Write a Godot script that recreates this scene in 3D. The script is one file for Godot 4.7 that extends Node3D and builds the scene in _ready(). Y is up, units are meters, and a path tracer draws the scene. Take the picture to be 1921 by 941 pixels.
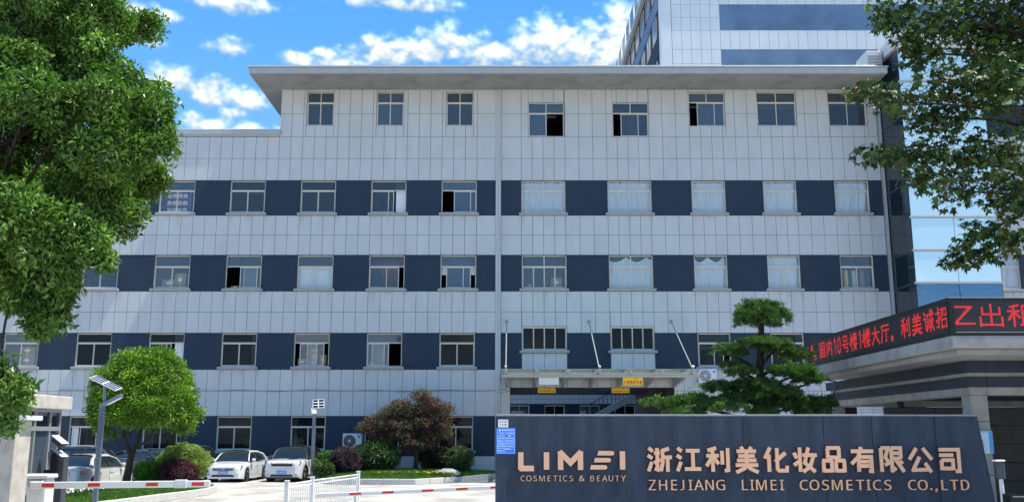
extends Node3D
# A factory front behind a gate: the setting first, then the building, then everything that stands before it.

class MB:
	# collects triangles for one mesh; every face is wound to agree with its normal
	var v := PackedVector3Array()
	var n := PackedVector3Array()
	var c := PackedColorArray()
	var uv := PackedVector2Array()
	var xf := Transform3D()
	var tint := Color(1, 1, 1)

	func put(a: Vector3, na: Vector3, ua := Vector2.ZERO) -> void:
		v.append(xf * a)
		n.append((xf.basis * na).normalized())
		c.append(tint)
		uv.append(ua)

	func tri3(a: Vector3, b: Vector3, d: Vector3, na: Vector3, nb: Vector3, nd: Vector3) -> void:
		if (d - a).cross(b - a).dot(na + nb + nd) >= 0.0:
			put(a, na); put(b, nb); put(d, nd)
		else:
			put(a, na); put(d, nd); put(b, nb)

	func tri(a: Vector3, b: Vector3, d: Vector3, hint := Vector3.ZERO) -> void:
		var f := (d - a).cross(b - a)
		if f.length_squared() < 1e-14:
			return
		f = f.normalized()
		if hint != Vector3.ZERO and f.dot(hint) < 0:
			f = -f
		tri3(a, b, d, f, f, f)

	func quad(a: Vector3, b: Vector3, d: Vector3, e: Vector3, hint := Vector3.ZERO) -> void:
		tri(a, b, d, hint)
		tri(a, d, e, hint)

	func uvquad(a: Vector3, b: Vector3, d: Vector3, e: Vector3, normal: Vector3) -> void:
		# a top-left, b top-right, d bottom-right, e bottom-left
		var flip := (d - a).cross(b - a).dot(normal) < 0
		var ps := [a, b, d, a, d, e]
		var us := [Vector2(0, 0), Vector2(1, 0), Vector2(1, 1), Vector2(0, 0), Vector2(1, 1), Vector2(0, 1)]
		var order := [0, 2, 1, 3, 5, 4] if flip else [0, 1, 2, 3, 4, 5]
		for i in order:
			put(ps[i], normal, us[i])

	func box(lo: Vector3, hi: Vector3, r := 0.0) -> void:
		if r <= 0.0:
			for ax in 3:
				for s in 2:
					var nn := Vector3.ZERO
					nn[ax] = 1.0 if s else -1.0
					var p := []
					for k in [[0, 0], [1, 0], [1, 1], [0, 1]]:
						var q := Vector3.ZERO
						q[ax] = hi[ax] if s else lo[ax]
						q[(ax + 1) % 3] = hi[(ax + 1) % 3] if k[0] else lo[(ax + 1) % 3]
						q[(ax + 2) % 3] = hi[(ax + 2) % 3] if k[1] else lo[(ax + 2) % 3]
						p.append(q)
					quad(p[0], p[1], p[2], p[3], nn)
			return
		var mid := (lo + hi) / 2.0
		var h := (hi - lo) / 2.0
		r = minf(r, minf(h.x, minf(h.y, h.z)) * 0.9)
		for ax in 3:
			var b1 := (ax + 1) % 3
			var b2 := (ax + 2) % 3
			for s in [-1.0, 1.0]:
				var nn := Vector3.ZERO
				nn[ax] = s
				var p := []
				for k in [[-1, -1], [1, -1], [1, 1], [-1, 1]]:
					var q := mid
					q[ax] += s * h[ax]
					q[b1] += k[0] * (h[b1] - r)
					q[b2] += k[1] * (h[b2] - r)
					p.append(q)
				quad(p[0], p[1], p[2], p[3], nn)
				for t in [-1.0, 1.0]:
					var e := mid
					e[b1] += s * h[b1]
					e[b2] += t * (h[b2] - r)
					var g := mid
					g[b1] += s * (h[b1] - r)
					g[b2] += t * h[b2]
					var along := Vector3.ZERO
					along[ax] = h[ax] - r
					var hint := Vector3.ZERO
					hint[b1] = s
					hint[b2] = t
					quad(e - along, e + along, g + along, g - along, hint)
		for sx in [-1.0, 1.0]:
			for sy in [-1.0, 1.0]:
				for sz in [-1.0, 1.0]:
					var sg := Vector3(sx, sy, sz)
					var k2 := mid + sg * (h - Vector3(r, r, r))
					tri(k2 + Vector3(sx * r, 0, 0), k2 + Vector3(0, sy * r, 0), k2 + Vector3(0, 0, sz * r), sg)

	func cyl(a: Vector3, b: Vector3, r0: float, r1: float, seg := 10, caps := true) -> void:
		tube([a, b], [r0, r1], seg, caps)

	func tube(path: Array, radii: Array, seg := 8, caps := true) -> void:
		var side := Vector3.ZERO
		var rings := []
		var outs := []
		for i in path.size():
			var p: Vector3 = path[i]
			var d: Vector3 = (path[mini(i + 1, path.size() - 1)] - path[maxi(i - 1, 0)]).normalized()
			if side == Vector3.ZERO:
				side = d.cross(Vector3.UP if absf(d.y) < 0.9 else Vector3.RIGHT).normalized()
			side = (side - d * side.dot(d)).normalized()
			var up := d.cross(side)
			var ring := []
			var out := []
			for k in seg:
				var o := side * cos(TAU * k / seg) + up * sin(TAU * k / seg)
				ring.append(p + o * float(radii[i]))
				out.append(o)
			rings.append(ring)
			outs.append(out)
		for i in path.size() - 1:
			for k in seg:
				var m := (k + 1) % seg
				tri3(rings[i][k], rings[i][m], rings[i + 1][m], outs[i][k], outs[i][m], outs[i + 1][m])
				tri3(rings[i][k], rings[i + 1][m], rings[i + 1][k], outs[i][k], outs[i + 1][m], outs[i + 1][k])
		if caps:
			for e in [0, path.size() - 1]:
				var dd: Vector3 = path[0] - path[1] if e == 0 else path[e] - path[e - 1]
				for k in seg:
					tri(path[e], rings[e][k], rings[e][(k + 1) % seg], dd)

	func lathe(prof: Array, at: Vector3, seg := 16, axis := Vector3.UP) -> void:
		# prof: (radius, height along axis)
		var b := Basis(Quaternion(Vector3.UP, axis))
		for i in prof.size() - 1:
			var p0: Vector2 = prof[i]
			var p1: Vector2 = prof[i + 1]
			var t := (p1 - p0).normalized()
			for k in seg:
				var a0 := TAU * k / seg
				var a1 := TAU * (k + 1) / seg
				var e0 := Vector3(cos(a0), 0, sin(a0))
				var e1 := Vector3(cos(a1), 0, sin(a1))
				var n0 := b * (e0 * t.y - Vector3.UP * t.x)
				var n1 := b * (e1 * t.y - Vector3.UP * t.x)
				var q00 := at + b * (e0 * p0.x + Vector3.UP * p0.y)
				var q01 := at + b * (e1 * p0.x + Vector3.UP * p0.y)
				var q10 := at + b * (e0 * p1.x + Vector3.UP * p1.y)
				var q11 := at + b * (e1 * p1.x + Vector3.UP * p1.y)
				if p0.x > 1e-5:
					tri3(q00, q01, q11, n0, n1, n1)
				if p1.x > 1e-5:
					tri3(q00, q11, q10, n0, n1, n0)

	func prism(poly: PackedVector2Array, z0: float, z1: float) -> void:
		# the outline (x, y) filled at z0 and z1, with walls between
		var idx := Geometry2D.triangulate_polygon(poly)
		for i in range(0, idx.size(), 3):
			for z in [z0, z1]:
				var f := Vector3(0, 0, 1 if z == maxf(z0, z1) else -1)
				var p0 := poly[idx[i]]
				var p1 := poly[idx[i + 1]]
				var p2 := poly[idx[i + 2]]
				tri(Vector3(p0.x, p0.y, z), Vector3(p1.x, p1.y, z), Vector3(p2.x, p2.y, z), f)
		var cw := Geometry2D.is_polygon_clockwise(poly)
		for i in poly.size():
			var p := poly[i]
			var q := poly[(i + 1) % poly.size()]
			var o := Vector3(q.y - p.y, p.x - q.x, 0)
			# Geometry2D calls a polygon clockwise with y up
			quad(Vector3(p.x, p.y, z0), Vector3(q.x, q.y, z0), Vector3(q.x, q.y, z1), Vector3(p.x, p.y, z1), -o if cw else o)

	func grid(rows: Array, inside: Vector3, closed := false) -> void:
		# a smooth sheet through rows of points; normals point away from the axis through "inside" along z
		var nr := rows.size()
		var nc: int = rows[0].size()
		var ns := []
		for i in nr:
			var line := []
			for k in nc:
				var ka := (k - 1 + nc) % nc if closed else maxi(k - 1, 0)
				var kb := (k + 1) % nc if closed else mini(k + 1, nc - 1)
				var du: Vector3 = rows[i][kb] - rows[i][ka]
				var dv: Vector3 = rows[mini(i + 1, nr - 1)][k] - rows[maxi(i - 1, 0)][k]
				var m := du.cross(dv).normalized()
				var away: Vector3 = rows[i][k] - inside
				if m.dot(away) < 0:
					m = -m
				line.append(m)
			ns.append(line)
		for i in nr - 1:
			for k in (nc if closed else nc - 1):
				var m2 := (k + 1) % nc
				tri3(rows[i][k], rows[i][m2], rows[i + 1][m2], ns[i][k], ns[i][m2], ns[i + 1][m2])
				tri3(rows[i][k], rows[i + 1][m2], rows[i + 1][k], ns[i][k], ns[i + 1][m2], ns[i + 1][k])

	func mesh() -> ArrayMesh:
		var a := []
		a.resize(Mesh.ARRAY_MAX)
		a[Mesh.ARRAY_VERTEX] = v
		a[Mesh.ARRAY_NORMAL] = n
		a[Mesh.ARRAY_COLOR] = c
		a[Mesh.ARRAY_TEX_UV] = uv
		var m := ArrayMesh.new()
		m.add_surface_from_arrays(Mesh.PRIMITIVE_TRIANGLES, a)
		return m

var rng := RandomNumberGenerator.new()
var M := {}
var glyphs := {}
var box_cache := {}

# ---------------------------------------------------------------- naming
func tag(o: Node, label: String, category := "", group := "", kind := "") -> void:
	if label: o.set_meta("label", label)
	if category: o.set_meta("category", category)
	if group: o.set_meta("group", group)
	if kind: o.set_meta("kind", kind)

func thing(called: String, label: String, category: String, at := Vector3.ZERO, turn := 0.0, group := "") -> Node3D:
	var o := Node3D.new()
	o.name = called
	add_child(o, true)
	o.position = at
	o.rotation.y = turn
	tag(o, label, category, group)
	return o

func put_mesh(called: String, m: Mesh, material: Material, parent: Node) -> MeshInstance3D:
	var o := MeshInstance3D.new()
	o.name = called
	o.mesh = m
	o.material_override = material
	parent.add_child(o, true)
	return o

func obj(called: String, b: MB, material: Material, parent: Node) -> MeshInstance3D:
	return put_mesh(called, b.mesh(), material, parent)

func struct(called: String, b: MB, material: Material) -> MeshInstance3D:
	var o := obj(called, b, material, self)
	o.set_meta("kind", "structure")
	return o

func boxobj(called: String, lo: Vector3, hi: Vector3, material: Material, parent: Node, r := 0.0) -> MeshInstance3D:
	# a box with its own place; boxes of one size share a mesh
	var s := hi - lo
	var key := "%.3f %.3f %.3f %.3f" % [s.x, s.y, s.z, r]
	if not box_cache.has(key):
		var b := MB.new()
		b.box(-s / 2.0, s / 2.0, r)
		box_cache[key] = b.mesh()
	var o := put_mesh(called, box_cache[key], material, parent)
	o.position = (lo + hi) / 2.0
	return o

func V(x: float, y: float, z: float) -> Vector3:
	return Vector3(x, y, z)

# ---------------------------------------------------------------- materials
func srgb(r: float, g: float, b: float) -> Color:
	return Color(r, g, b).linear_to_srgb()

func mat(r: float, g: float, b: float, rough := 0.7, spec := 0.5, metal := 0.0) -> StandardMaterial3D:
	# r, g, b: linear base colour
	var m := StandardMaterial3D.new()
	m.albedo_color = srgb(r, g, b)
	m.roughness = rough
	m.metallic_specular = spec
	m.metallic = metal
	return m

func noise_image(size: int, seed_: int, freq: float, lo: float, hi: float, stretch := 1.0, octaves := 5, speck := 0.0) -> Image:
	# a grey map that tiles; stretch > 1 draws it out vertically
	var f := FastNoiseLite.new()
	f.seed = seed_
	f.frequency = freq
	f.fractal_octaves = octaves
	f.noise_type = FastNoiseLite.TYPE_SIMPLEX_SMOOTH
	var im := f.get_seamless_image(size, maxi(8, int(size / stretch)))
	if stretch > 1.0:
		im.resize(size, size, Image.INTERPOLATE_CUBIC)
	im.convert(Image.FORMAT_L8)
	var d := im.get_data()
	var r := RandomNumberGenerator.new()
	r.seed = seed_ + 7
	for i in d.size():
		var t := d[i] / 255.0
		d[i] = int(clampf(lerpf(lo, hi, t) + (r.randf() - 0.5) * speck, 0, 1) * 255)
	return Image.create_from_data(size, size, false, Image.FORMAT_L8, d)

func run_down(im: Image, count: int) -> Image:
	# pale lime runs and a few splashes on dark stone
	var r := RandomNumberGenerator.new()
	r.seed = 404
	var n := im.get_width()
	for i in count:
		var x := r.randi_range(0, n - 3)
		var y := r.randi_range(0, n - 1)
		var l := r.randi_range(20, 190)
		var w := r.randi_range(1, 3)
		var a := r.randf_range(0.04, 0.2)
		for k in l:
			var yy := posmod(y + k, n)
			for j in w:
				var g: float = im.get_pixel(x + j, yy).r + a * (1.0 - float(k) / l)
				im.set_pixel(x + j, yy, Color(g, g, g))
	for i in 14:
		im.fill_rect(Rect2i(r.randi_range(0, n - 4), r.randi_range(0, n - 4), r.randi_range(1, 3), r.randi_range(1, 3)), Color(1, 1, 1))
	return im

func textured(m: StandardMaterial3D, im: Image, metres: float, world := true) -> StandardMaterial3D:
	im.convert(Image.FORMAT_RGB8)
	m.albedo_texture = ImageTexture.create_from_image(im)
	m.uv1_triplanar = true
	m.uv1_world_triplanar = world
	m.uv1_scale = Vector3.ONE / metres
	return m

func relief(m: StandardMaterial3D, im: Image, cm: float) -> StandardMaterial3D:
	m.heightmap_enabled = true
	m.heightmap_texture = ImageTexture.create_from_image(im)
	m.heightmap_scale = cm
	return m

func glass(r: float, g: float, b: float, alpha: float, spec := 0.5) -> StandardMaterial3D:
	var m := mat(r, g, b, 0.03, spec)
	m.albedo_color.a = alpha
	m.transparency = BaseMaterial3D.TRANSPARENCY_ALPHA
	return m

func leaf_mat(rough: float, back: Color) -> StandardMaterial3D:
	var m := mat(1, 1, 1, rough, 0.5)
	m.vertex_color_use_as_albedo = true
	m.backlight_enabled = true
	m.backlight = back
	return m

func make_materials() -> void:
	var streaks := noise_image(512, 3, 0.010, 0.955, 1.005, 2.5, 5, 0.015)
	var blotch := noise_image(512, 5, 0.01, 0.86, 1.08, 1.0, 6, 0.04)
	var fine := noise_image(512, 9, 0.06, 0.8, 1.15, 1.0, 4, 0.14)
	for i in 3:
		var k := [1.0, 0.982, 1.015][i] as float
		M["panel%d" % i] = textured(mat(0.56 * k, 0.582 * k, 0.58 * k, 0.62, 0.35), streaks, 7.0)
	M.panel_many = textured(mat(0.56, 0.582, 0.58, 0.62, 0.35), streaks, 7.0)
	M.panel_many.vertex_color_use_as_albedo = true
	M.joint = mat(0.05, 0.055, 0.06, 0.9, 0.2)
	M.band = textured(mat(0.030, 0.048, 0.074, 0.72, 0.3), streaks, 9.0)
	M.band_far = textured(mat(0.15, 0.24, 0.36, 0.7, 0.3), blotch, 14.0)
	M.plaster = textured(mat(0.40, 0.42, 0.43, 0.8, 0.3), blotch, 8.0)
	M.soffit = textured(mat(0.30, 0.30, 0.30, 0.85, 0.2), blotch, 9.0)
	M.fascia = textured(mat(0.42, 0.45, 0.47, 0.6, 0.3), streaks, 5.0)
	M.far_panel = textured(mat(0.72, 0.75, 0.76, 0.6, 0.3), streaks, 8.0)
	M.inside = mat(0.035, 0.036, 0.038, 0.9, 0.1)
	M.frame = mat(0.62, 0.58, 0.50, 0.45, 0.5)
	# rain stains that run down from the sill ends
	var st := Image.create(48, 96, false, Image.FORMAT_RGBA8)
	var sr := RandomNumberGenerator.new()
	sr.seed = 71
	st.fill(Color(0.16, 0.15, 0.14, 0.0))
	for i in 16:
		var sx := sr.randi_range(4, 42)
		var sl := sr.randi_range(24, 92)
		var sa := sr.randf_range(0.04, 0.13)
		for y in sl:
			for k in sr.randi_range(1, 3):
				var old := st.get_pixel(sx + k, y)
				old.a = minf(0.30, old.a + sa * (1.0 - float(y) / sl))
				st.set_pixel(sx + k, y, old)
	M.stain = StandardMaterial3D.new()
	M.stain.albedo_texture = ImageTexture.create_from_image(st)
	M.stain.transparency = BaseMaterial3D.TRANSPARENCY_ALPHA
	M.stain.roughness = 0.9
	M.stain.texture_repeat = false
	M.sill = textured(mat(0.36, 0.38, 0.39, 0.7, 0.3), streaks, 2.0)
	M.pane = glass(0.075, 0.105, 0.145, 0.62, 0.5)
	M.pane_blue = glass(0.10, 0.15, 0.21, 0.7, 0.5)
	M.pane_grey = glass(0.055, 0.07, 0.085, 0.55, 0.5)
	M.pane_low = glass(0.012, 0.02, 0.024, 0.55, 0.27)
	M.pane_clear = glass(0.3, 0.4, 0.45, 0.12, 0.5)
	M.curtain = mat(0.76, 0.80, 0.81, 0.85, 0.2)
	M.curtain.rim_enabled = true
	M.curtain.rim = 0.2
	M.tower_glass = mat(0.66, 0.84, 0.86, 0.06, 0.5, 0.3)
	M.tower_side = mat(0.012, 0.024, 0.034, 0.08, 0.55)
	M.tower_low = relief(mat(0.12, 0.22, 0.32, 0.05, 0.5, 0.8), noise_image(256, 21, 0.02, 0, 1, 1.0, 2), 0.25)
	M.tower_low.uv1_triplanar = true
	M.tower_low.uv1_scale = Vector3(0.25, 0.6, 0.25)
	M.white_paint = mat(0.68, 0.69, 0.69, 0.4, 0.5)
	M.white_dirty = textured(mat(0.66, 0.67, 0.66, 0.55, 0.4), blotch, 1.5)
	M.concrete = textured(mat(0.50, 0.47, 0.42, 0.9, 0.2), blotch, 2.2)
	relief(M.concrete, fine, 0.3)
	M.ground = textured(mat(0.44, 0.42, 0.385, 0.92, 0.2), blotch, 6.0)
	M.drive = textured(mat(0.475, 0.46, 0.42, 0.92, 0.2), noise_image(512, 31, 0.008, 0.78, 1.12, 1.0, 6, 0.08), 9.0)
	relief(M.drive, fine, 0.4)
	M.line = textured(mat(0.72, 0.72, 0.70, 0.85, 0.2), blotch, 1.2)
	M.kerb = textured(mat(0.56, 0.56, 0.54, 0.85, 0.25), fine, 0.7)
	M.soil = textured(mat(0.06, 0.05, 0.03, 0.95, 0.1), fine, 0.5)
	M.turf = textured(mat(0.06, 0.115, 0.015, 0.95, 0.1), fine, 0.6)
	M.slate = textured(mat(0.062, 0.090, 0.142, 0.5, 0.35), run_down(noise_image(512, 41, 0.014, 0.66, 0.86, 5.0, 6, 0.03), 55), 2.6)
	M.joint_fill = mat(0.42, 0.45, 0.49, 0.8, 0.2)
	M.slate_cap = textured(mat(0.33, 0.34, 0.36, 0.7, 0.3), fine, 0.8)
	M.copper = mat(0.82, 0.465, 0.29, 0.38, 0.5, 0.1)
	M.copper_edge = mat(0.30, 0.17, 0.12, 0.45, 0.5, 0.3)
	M.steel = mat(0.45, 0.47, 0.49, 0.35, 0.5, 0.6)
	M.dark_steel = mat(0.05, 0.06, 0.075, 0.42, 0.5, 0.2)
	M.pole_paint = mat(0.16, 0.20, 0.25, 0.3, 0.6, 0.5)
	M.black = mat(0.012, 0.013, 0.015, 0.5, 0.4)
	M.rubber = mat(0.02, 0.02, 0.021, 0.85, 0.3)
	M.green_glass = glass(0.30, 0.46, 0.42, 0.45, 0.5)
	M.canopy_steel = mat(0.32, 0.335, 0.33, 0.45, 0.5, 0.1)
	M.yellow = mat(0.80, 0.56, 0.01, 0.5, 0.4)
	M.red = mat(0.62, 0.035, 0.02, 0.45, 0.4)
	M.blue_sign = mat(0.02, 0.17, 0.72, 0.45, 0.4)
	M.white_print = mat(0.82, 0.83, 0.84, 0.6, 0.3)
	M.pale_blank = mat(0.62, 0.70, 0.70, 0.5, 0.3)
	M.gate_stone = textured(mat(0.33, 0.328, 0.31, 0.75, 0.3), blotch, 2.5)
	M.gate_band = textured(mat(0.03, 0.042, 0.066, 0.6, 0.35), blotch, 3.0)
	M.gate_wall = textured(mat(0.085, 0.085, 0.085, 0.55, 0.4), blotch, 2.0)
	M.card = textured(mat(0.36, 0.25, 0.145, 0.9, 0.1), fine, 0.5)
	M.bark = relief(textured(mat(0.085, 0.068, 0.052, 0.95, 0.1), noise_image(256, 51, 0.03, 0.5, 1.3, 4.0, 5), 0.6, false), fine, 2.0)
	M.solar = mat(0.012, 0.016, 0.035, 0.12, 0.5)
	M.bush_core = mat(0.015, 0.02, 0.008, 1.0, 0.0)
	# cars
	for pair in [["car_white", [0.62, 0.63, 0.645]], ["car_silver", [0.50, 0.51, 0.49]], ["car_dark", [0.022, 0.026, 0.034]]]:
		var p: Array = pair[1]
		var cm := mat(p[0], p[1], p[2], 0.32, 0.5)
		cm.clearcoat_enabled = true
		cm.clearcoat = 1.0
		cm.clearcoat_roughness = 0.03
		M[pair[0]] = cm
	M.car_glass = mat(0.012, 0.018, 0.022, 0.03, 0.6)
	M.car_trim = mat(0.014, 0.015, 0.017, 0.4, 0.5)
	M.chrome = mat(0.62, 0.63, 0.65, 0.12, 0.5, 1.0)
	M.lamp_clear = mat(0.13, 0.14, 0.155, 0.12, 0.6, 0.3)
	M.lamp_red = mat(0.36, 0.012, 0.01, 0.15, 0.6)
	# leaves
	M.leaf = leaf_mat(0.36, Color(0.66, 0.80, 0.24))
	M.leaf_dull = leaf_mat(0.6, Color(0.45, 0.6, 0.2))
	M.leaf_maple = leaf_mat(0.45, Color(0.50, 0.66, 0.16))
	M.petal = leaf_mat(0.7, Color(0.3, 0.3, 0.3))

func _ready() -> void:
	rng.seed = 20240611
	# camera
	var cam := Camera3D.new()
	cam.name = "camera"
	add_child(cam)
	cam.position = Vector3(0, 2.3, 0)
	cam.rotation.x = atan(342.0 / 1774.0)
	cam.fov = rad_to_deg(2.0 * atan(470.5 / 1774.0))
	cam.near = 0.1
	cam.far = 3000.0
	cam.current = true
	# sky and exposure
	var we := WorldEnvironment.new()
	we.name = "world_environment"
	var env := Environment.new()
	env.background_mode = Environment.BG_SKY
	var sky := Sky.new()
	var sm := PanoramaSkyMaterial.new()
	sm.panorama = ImageTexture.create_from_image(sky_image())
	sm.energy_multiplier = SKY_ENERGY
	sky.sky_material = sm
	env.sky = sky
	env.tonemap_mode = Environment.TONE_MAPPER_LINEAR
	env.tonemap_exposure = EXPOSURE
	env.sdfgi_enabled = true
	env.ssao_enabled = true
	env.ssil_enabled = true
	we.environment = env
	add_child(we)
	# sun: high, to the side, a little before the plane of the facade
	var sun := DirectionalLight3D.new()
	sun.name = "sun"
	add_child(sun)
	sun.look_at_from_position(Vector3(0.40, 0.90, 0.055) * 100.0, Vector3.ZERO, Vector3(0, 0, 1))
	sun.light_energy = 0.88
	sun.light_color = Color(1.0, 0.965, 0.90)
	sun.light_angular_distance = 0.5
	sun.shadow_enabled = true

	make_materials()
	make_glyphs()
	# the setting
	build_ground()
	build_main_building()
	build_tall_building()
	build_stair_tower()
	build_end_building()
	build_rear_building()
	build_gatehouse()
	build_booth_and_pillar()
	build_beds()
	# the objects
	build_sign_wall()
	build_canopy()
	build_wall_fittings()
	build_gate()
	build_lamps()
	build_cars()
	build_plants()
	build_trees()

const SKY_ENERGY := 1.0
const EXPOSURE := 2.85

# clouds in view: azimuth, elevation, half width, half height in degrees
const CLOUDS := [[-17.5, 24.5, 2.4, 0.6], [-8.4, 25.4, 2.6, 0.4], [-5.7, 25.4, 2.1, 0.4], [-22.9, 22.0, 1.3, 0.5], [-20.7, 20.0, 1.7, 0.7],
	[-17.8, 22.1, 1.3, 0.5], [-18.7, 19.4, 0.8, 0.9], [-18.1, 20.1, 0.8, 0.4], [-16.8, 19.2, 1.9, 0.7], [-17.3, 17.4, 3.5, 0.5], [-17.2, 18.4, 0.7, 0.3],
	[-19.4, 18.0, 0.6, 0.3], [-13.6, 21.7, 1.2, 0.5], [-11.3, 21.8, 1.6, 0.7], [-8.4, 22.7, 1.7, 0.8], [-6.5, 22.6, 2.6, 0.7], [-4.5, 23.3, 1.5, 1.0],
	[-2.2, 22.8, 1.3, 1.1], [0.0, 22.6, 1.6, 0.8], [2.0, 23.2, 2.3, 1.4], [4.8, 22.9, 2.9, 1.4], [7.2, 23.8, 1.7, 1.7], [6.5, 22.3, 2.2, 1.0],
	[-23.5, 23.5, 1.4, 0.5], [-24.0, 20.1, 0.8, 0.4], [-21.4, 23.3, 0.8, 0.3]]

func sky_image() -> Image:
	var w := 4096
	var h := 2048
	var im := Image.create(w, h, false, Image.FORMAT_RGB8)
	for y in h:
		var el := (0.5 - (y + 0.5) / h) * 180.0
		var k: Color
		if el >= 0.0:
			var t := pow(clampf(el / 30.0, 0, 1), 0.9)
			k = srgb(0.19, 0.32, 0.45).lerp(srgb(0.03, 0.135, 0.345), t).lerp(srgb(0.024, 0.10, 0.28), clampf((el - 30.0) / 60.0, 0, 1))
			k = k.lerp(srgb(0.40, 0.46, 0.52), clampf(1.0 - el / 10.0, 0, 1))
		else:
			k = srgb(0.30, 0.29, 0.27)
		im.fill_rect(Rect2i(0, y, w, 1), k)
	var list := []
	for c in CLOUDS:
		list.append([c[0], c[1], c[2] * 1.1, c[3] * 1.2])
	var r := RandomNumberGenerator.new()
	r.seed = 77
	# the same broken cumulus all the way round
	for i in 110:
		var az := r.randf_range(-180, 180)
		var el0 := r.randf_range(2, 26) if i % 3 else r.randf_range(20, 62)
		if absf(az) < 34.0 and el0 < 34.0:
			continue
		var big := r.randf_range(0.6, 1.4)
		for k in r.randi_range(3, 7):
			list.append([az + r.randf_range(-5, 5) * big, el0 + r.randf_range(-0.7, 0.9) * big, r.randf_range(1.2, 3.2) * big, r.randf_range(0.5, 1.4) * big])
	var f := FastNoiseLite.new()
	f.seed = 12
	f.noise_type = FastNoiseLite.TYPE_SIMPLEX_SMOOTH
	f.frequency = 0.35
	f.fractal_octaves = 6
	f.fractal_gain = 0.55
	for c in list:
		var ce: float = c[1]
		var sx: float = c[2] / maxf(0.3, cos(deg_to_rad(ce)))
		var sy: float = c[3]
		var x0 := int((c[0] - sx * 1.7) / 360.0 * w)
		var x1 := int((c[0] + sx * 1.7) / 360.0 * w)
		var y0 := int((0.5 - (ce + sy * 1.8) / 180.0) * h)
		var y1 := int((0.5 - (ce - sy * 1.5) / 180.0) * h)
		for y in range(maxi(y0, 0), mini(y1, h / 2 - 1) + 1):
			var el := (0.5 - (y + 0.5) / h) * 180.0
			var dy := (el - ce) / sy
			if dy < 0.0:
				dy *= 1.25
			for x in range(x0, x1 + 1):
				var az := (x + 0.5) / w * 360.0
				var dx := (az - float(c[0])) / sx
				var d := 1.0 - (dx * dx + dy * dy) * 0.55
				if d < -0.7:
					continue
				var n := f.get_noise_3d(az * 1.6, el * 2.6, 3.0)
				var q := f.get_noise_3d(az * 6.0, el * 9.0, 40.0)
				var a := smoothstep(0.20, 1.06, d * 0.84 + n * 0.66 + q * 0.20)
				if a <= 0.003:
					continue
				var light := clampf(0.80 + 0.17 * dy + 0.22 * n + 0.08 * q, 0.62, 1.0)
				var white := srgb(0.60, 0.605, 0.62) * light
				white.r *= 0.985
				var xx := posmod(x, w)
				im.set_pixel(xx, y, im.get_pixel(xx, y).lerp(white, a * 0.97))
	return im

# ---------------------------------------------------------------- ground
func build_ground() -> void:
	var b := MB.new()
	b.box(V(-900, -0.6, -1200), V(900, 0, 500))
	struct("ground", b, M.ground)
	b = MB.new()
	b.quad(V(-19.5, 0.004, -51.8), V(9.6, 0.004, -51.8), V(9.6, 0.004, 14), V(-19.5, 0.004, 14), Vector3.UP)
	struct("driveway", b, M.drive)
	# saw cuts between the concrete bays
	b = MB.new()
	for z in [-45.2, -39.5, -33.8, -28.1, -22.4, -16.7]:
		b.quad(V(-19.4, 0.008, z), V(9.5, 0.008, z), V(9.5, 0.008, z + 0.03), V(-19.4, 0.008, z + 0.03), Vector3.UP)
	for x in [-16.2, -11.9, -7.7, -3.4, 0.9, 5.2]:
		b.quad(V(x, 0.009, -45.0), V(x + 0.03, 0.009, -45.0), V(x + 0.03, 0.009, 12), V(x, 0.009, 12), Vector3.UP)
	struct("pavement_joint", b, M.ground)
	for x in [-19.1, -16.75, -12.15, -9.75]:
		b = MB.new()
		b.quad(V(x, 0.013, -51.0), V(x + 0.12, 0.013, -51.0), V(x + 0.12, 0.013, -45.6), V(x, 0.013, -45.6), Vector3.UP)
		var l := struct("parking_line", b, M.line)
		l.set_meta("kind", "structure")
	b = MB.new()
	b.quad(V(-19.0, 0.0135, -45.6), V(-9.6, 0.0135, -45.6), V(-9.6, 0.0135, -45.48), V(-19.0, 0.0135, -45.48), Vector3.UP)
	struct("parking_line", b, M.line)

# ---------------------------------------------------------------- the factory building
func cut(rects: Array, holes: Array) -> Array:
	# rectangles [x0, x1, y0, y1] less the holes
	var out := rects
	for hh in holes:
		var next := []
		for r in out:
			if hh[0] >= r[1] - 0.001 or hh[1] <= r[0] + 0.001 or hh[2] >= r[3] - 0.001 or hh[3] <= r[2] + 0.001:
				next.append(r)
				continue
			var xa := maxf(r[0], hh[0])
			var xb := minf(r[1], hh[1])
			if hh[0] > r[0]: next.append([r[0], hh[0], r[2], r[3]])
			if hh[1] < r[1]: next.append([hh[1], r[1], r[2], r[3]])
			if hh[2] > r[2]: next.append([xa, xb, r[2], hh[2]])
			if hh[3] < r[3]: next.append([xa, xb, hh[3], r[3]])
		out = next
	return out

func wall_with_holes(x0: float, x1: float, y0: float, y1: float, holes: Array, z0: float, z1: float) -> MB:
	var b := MB.new()
	for r in cut([[x0, x1, y0, y1]], holes):
		b.box(V(r[0], r[2], z0), V(r[1], r[3], z1))
	return b

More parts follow.
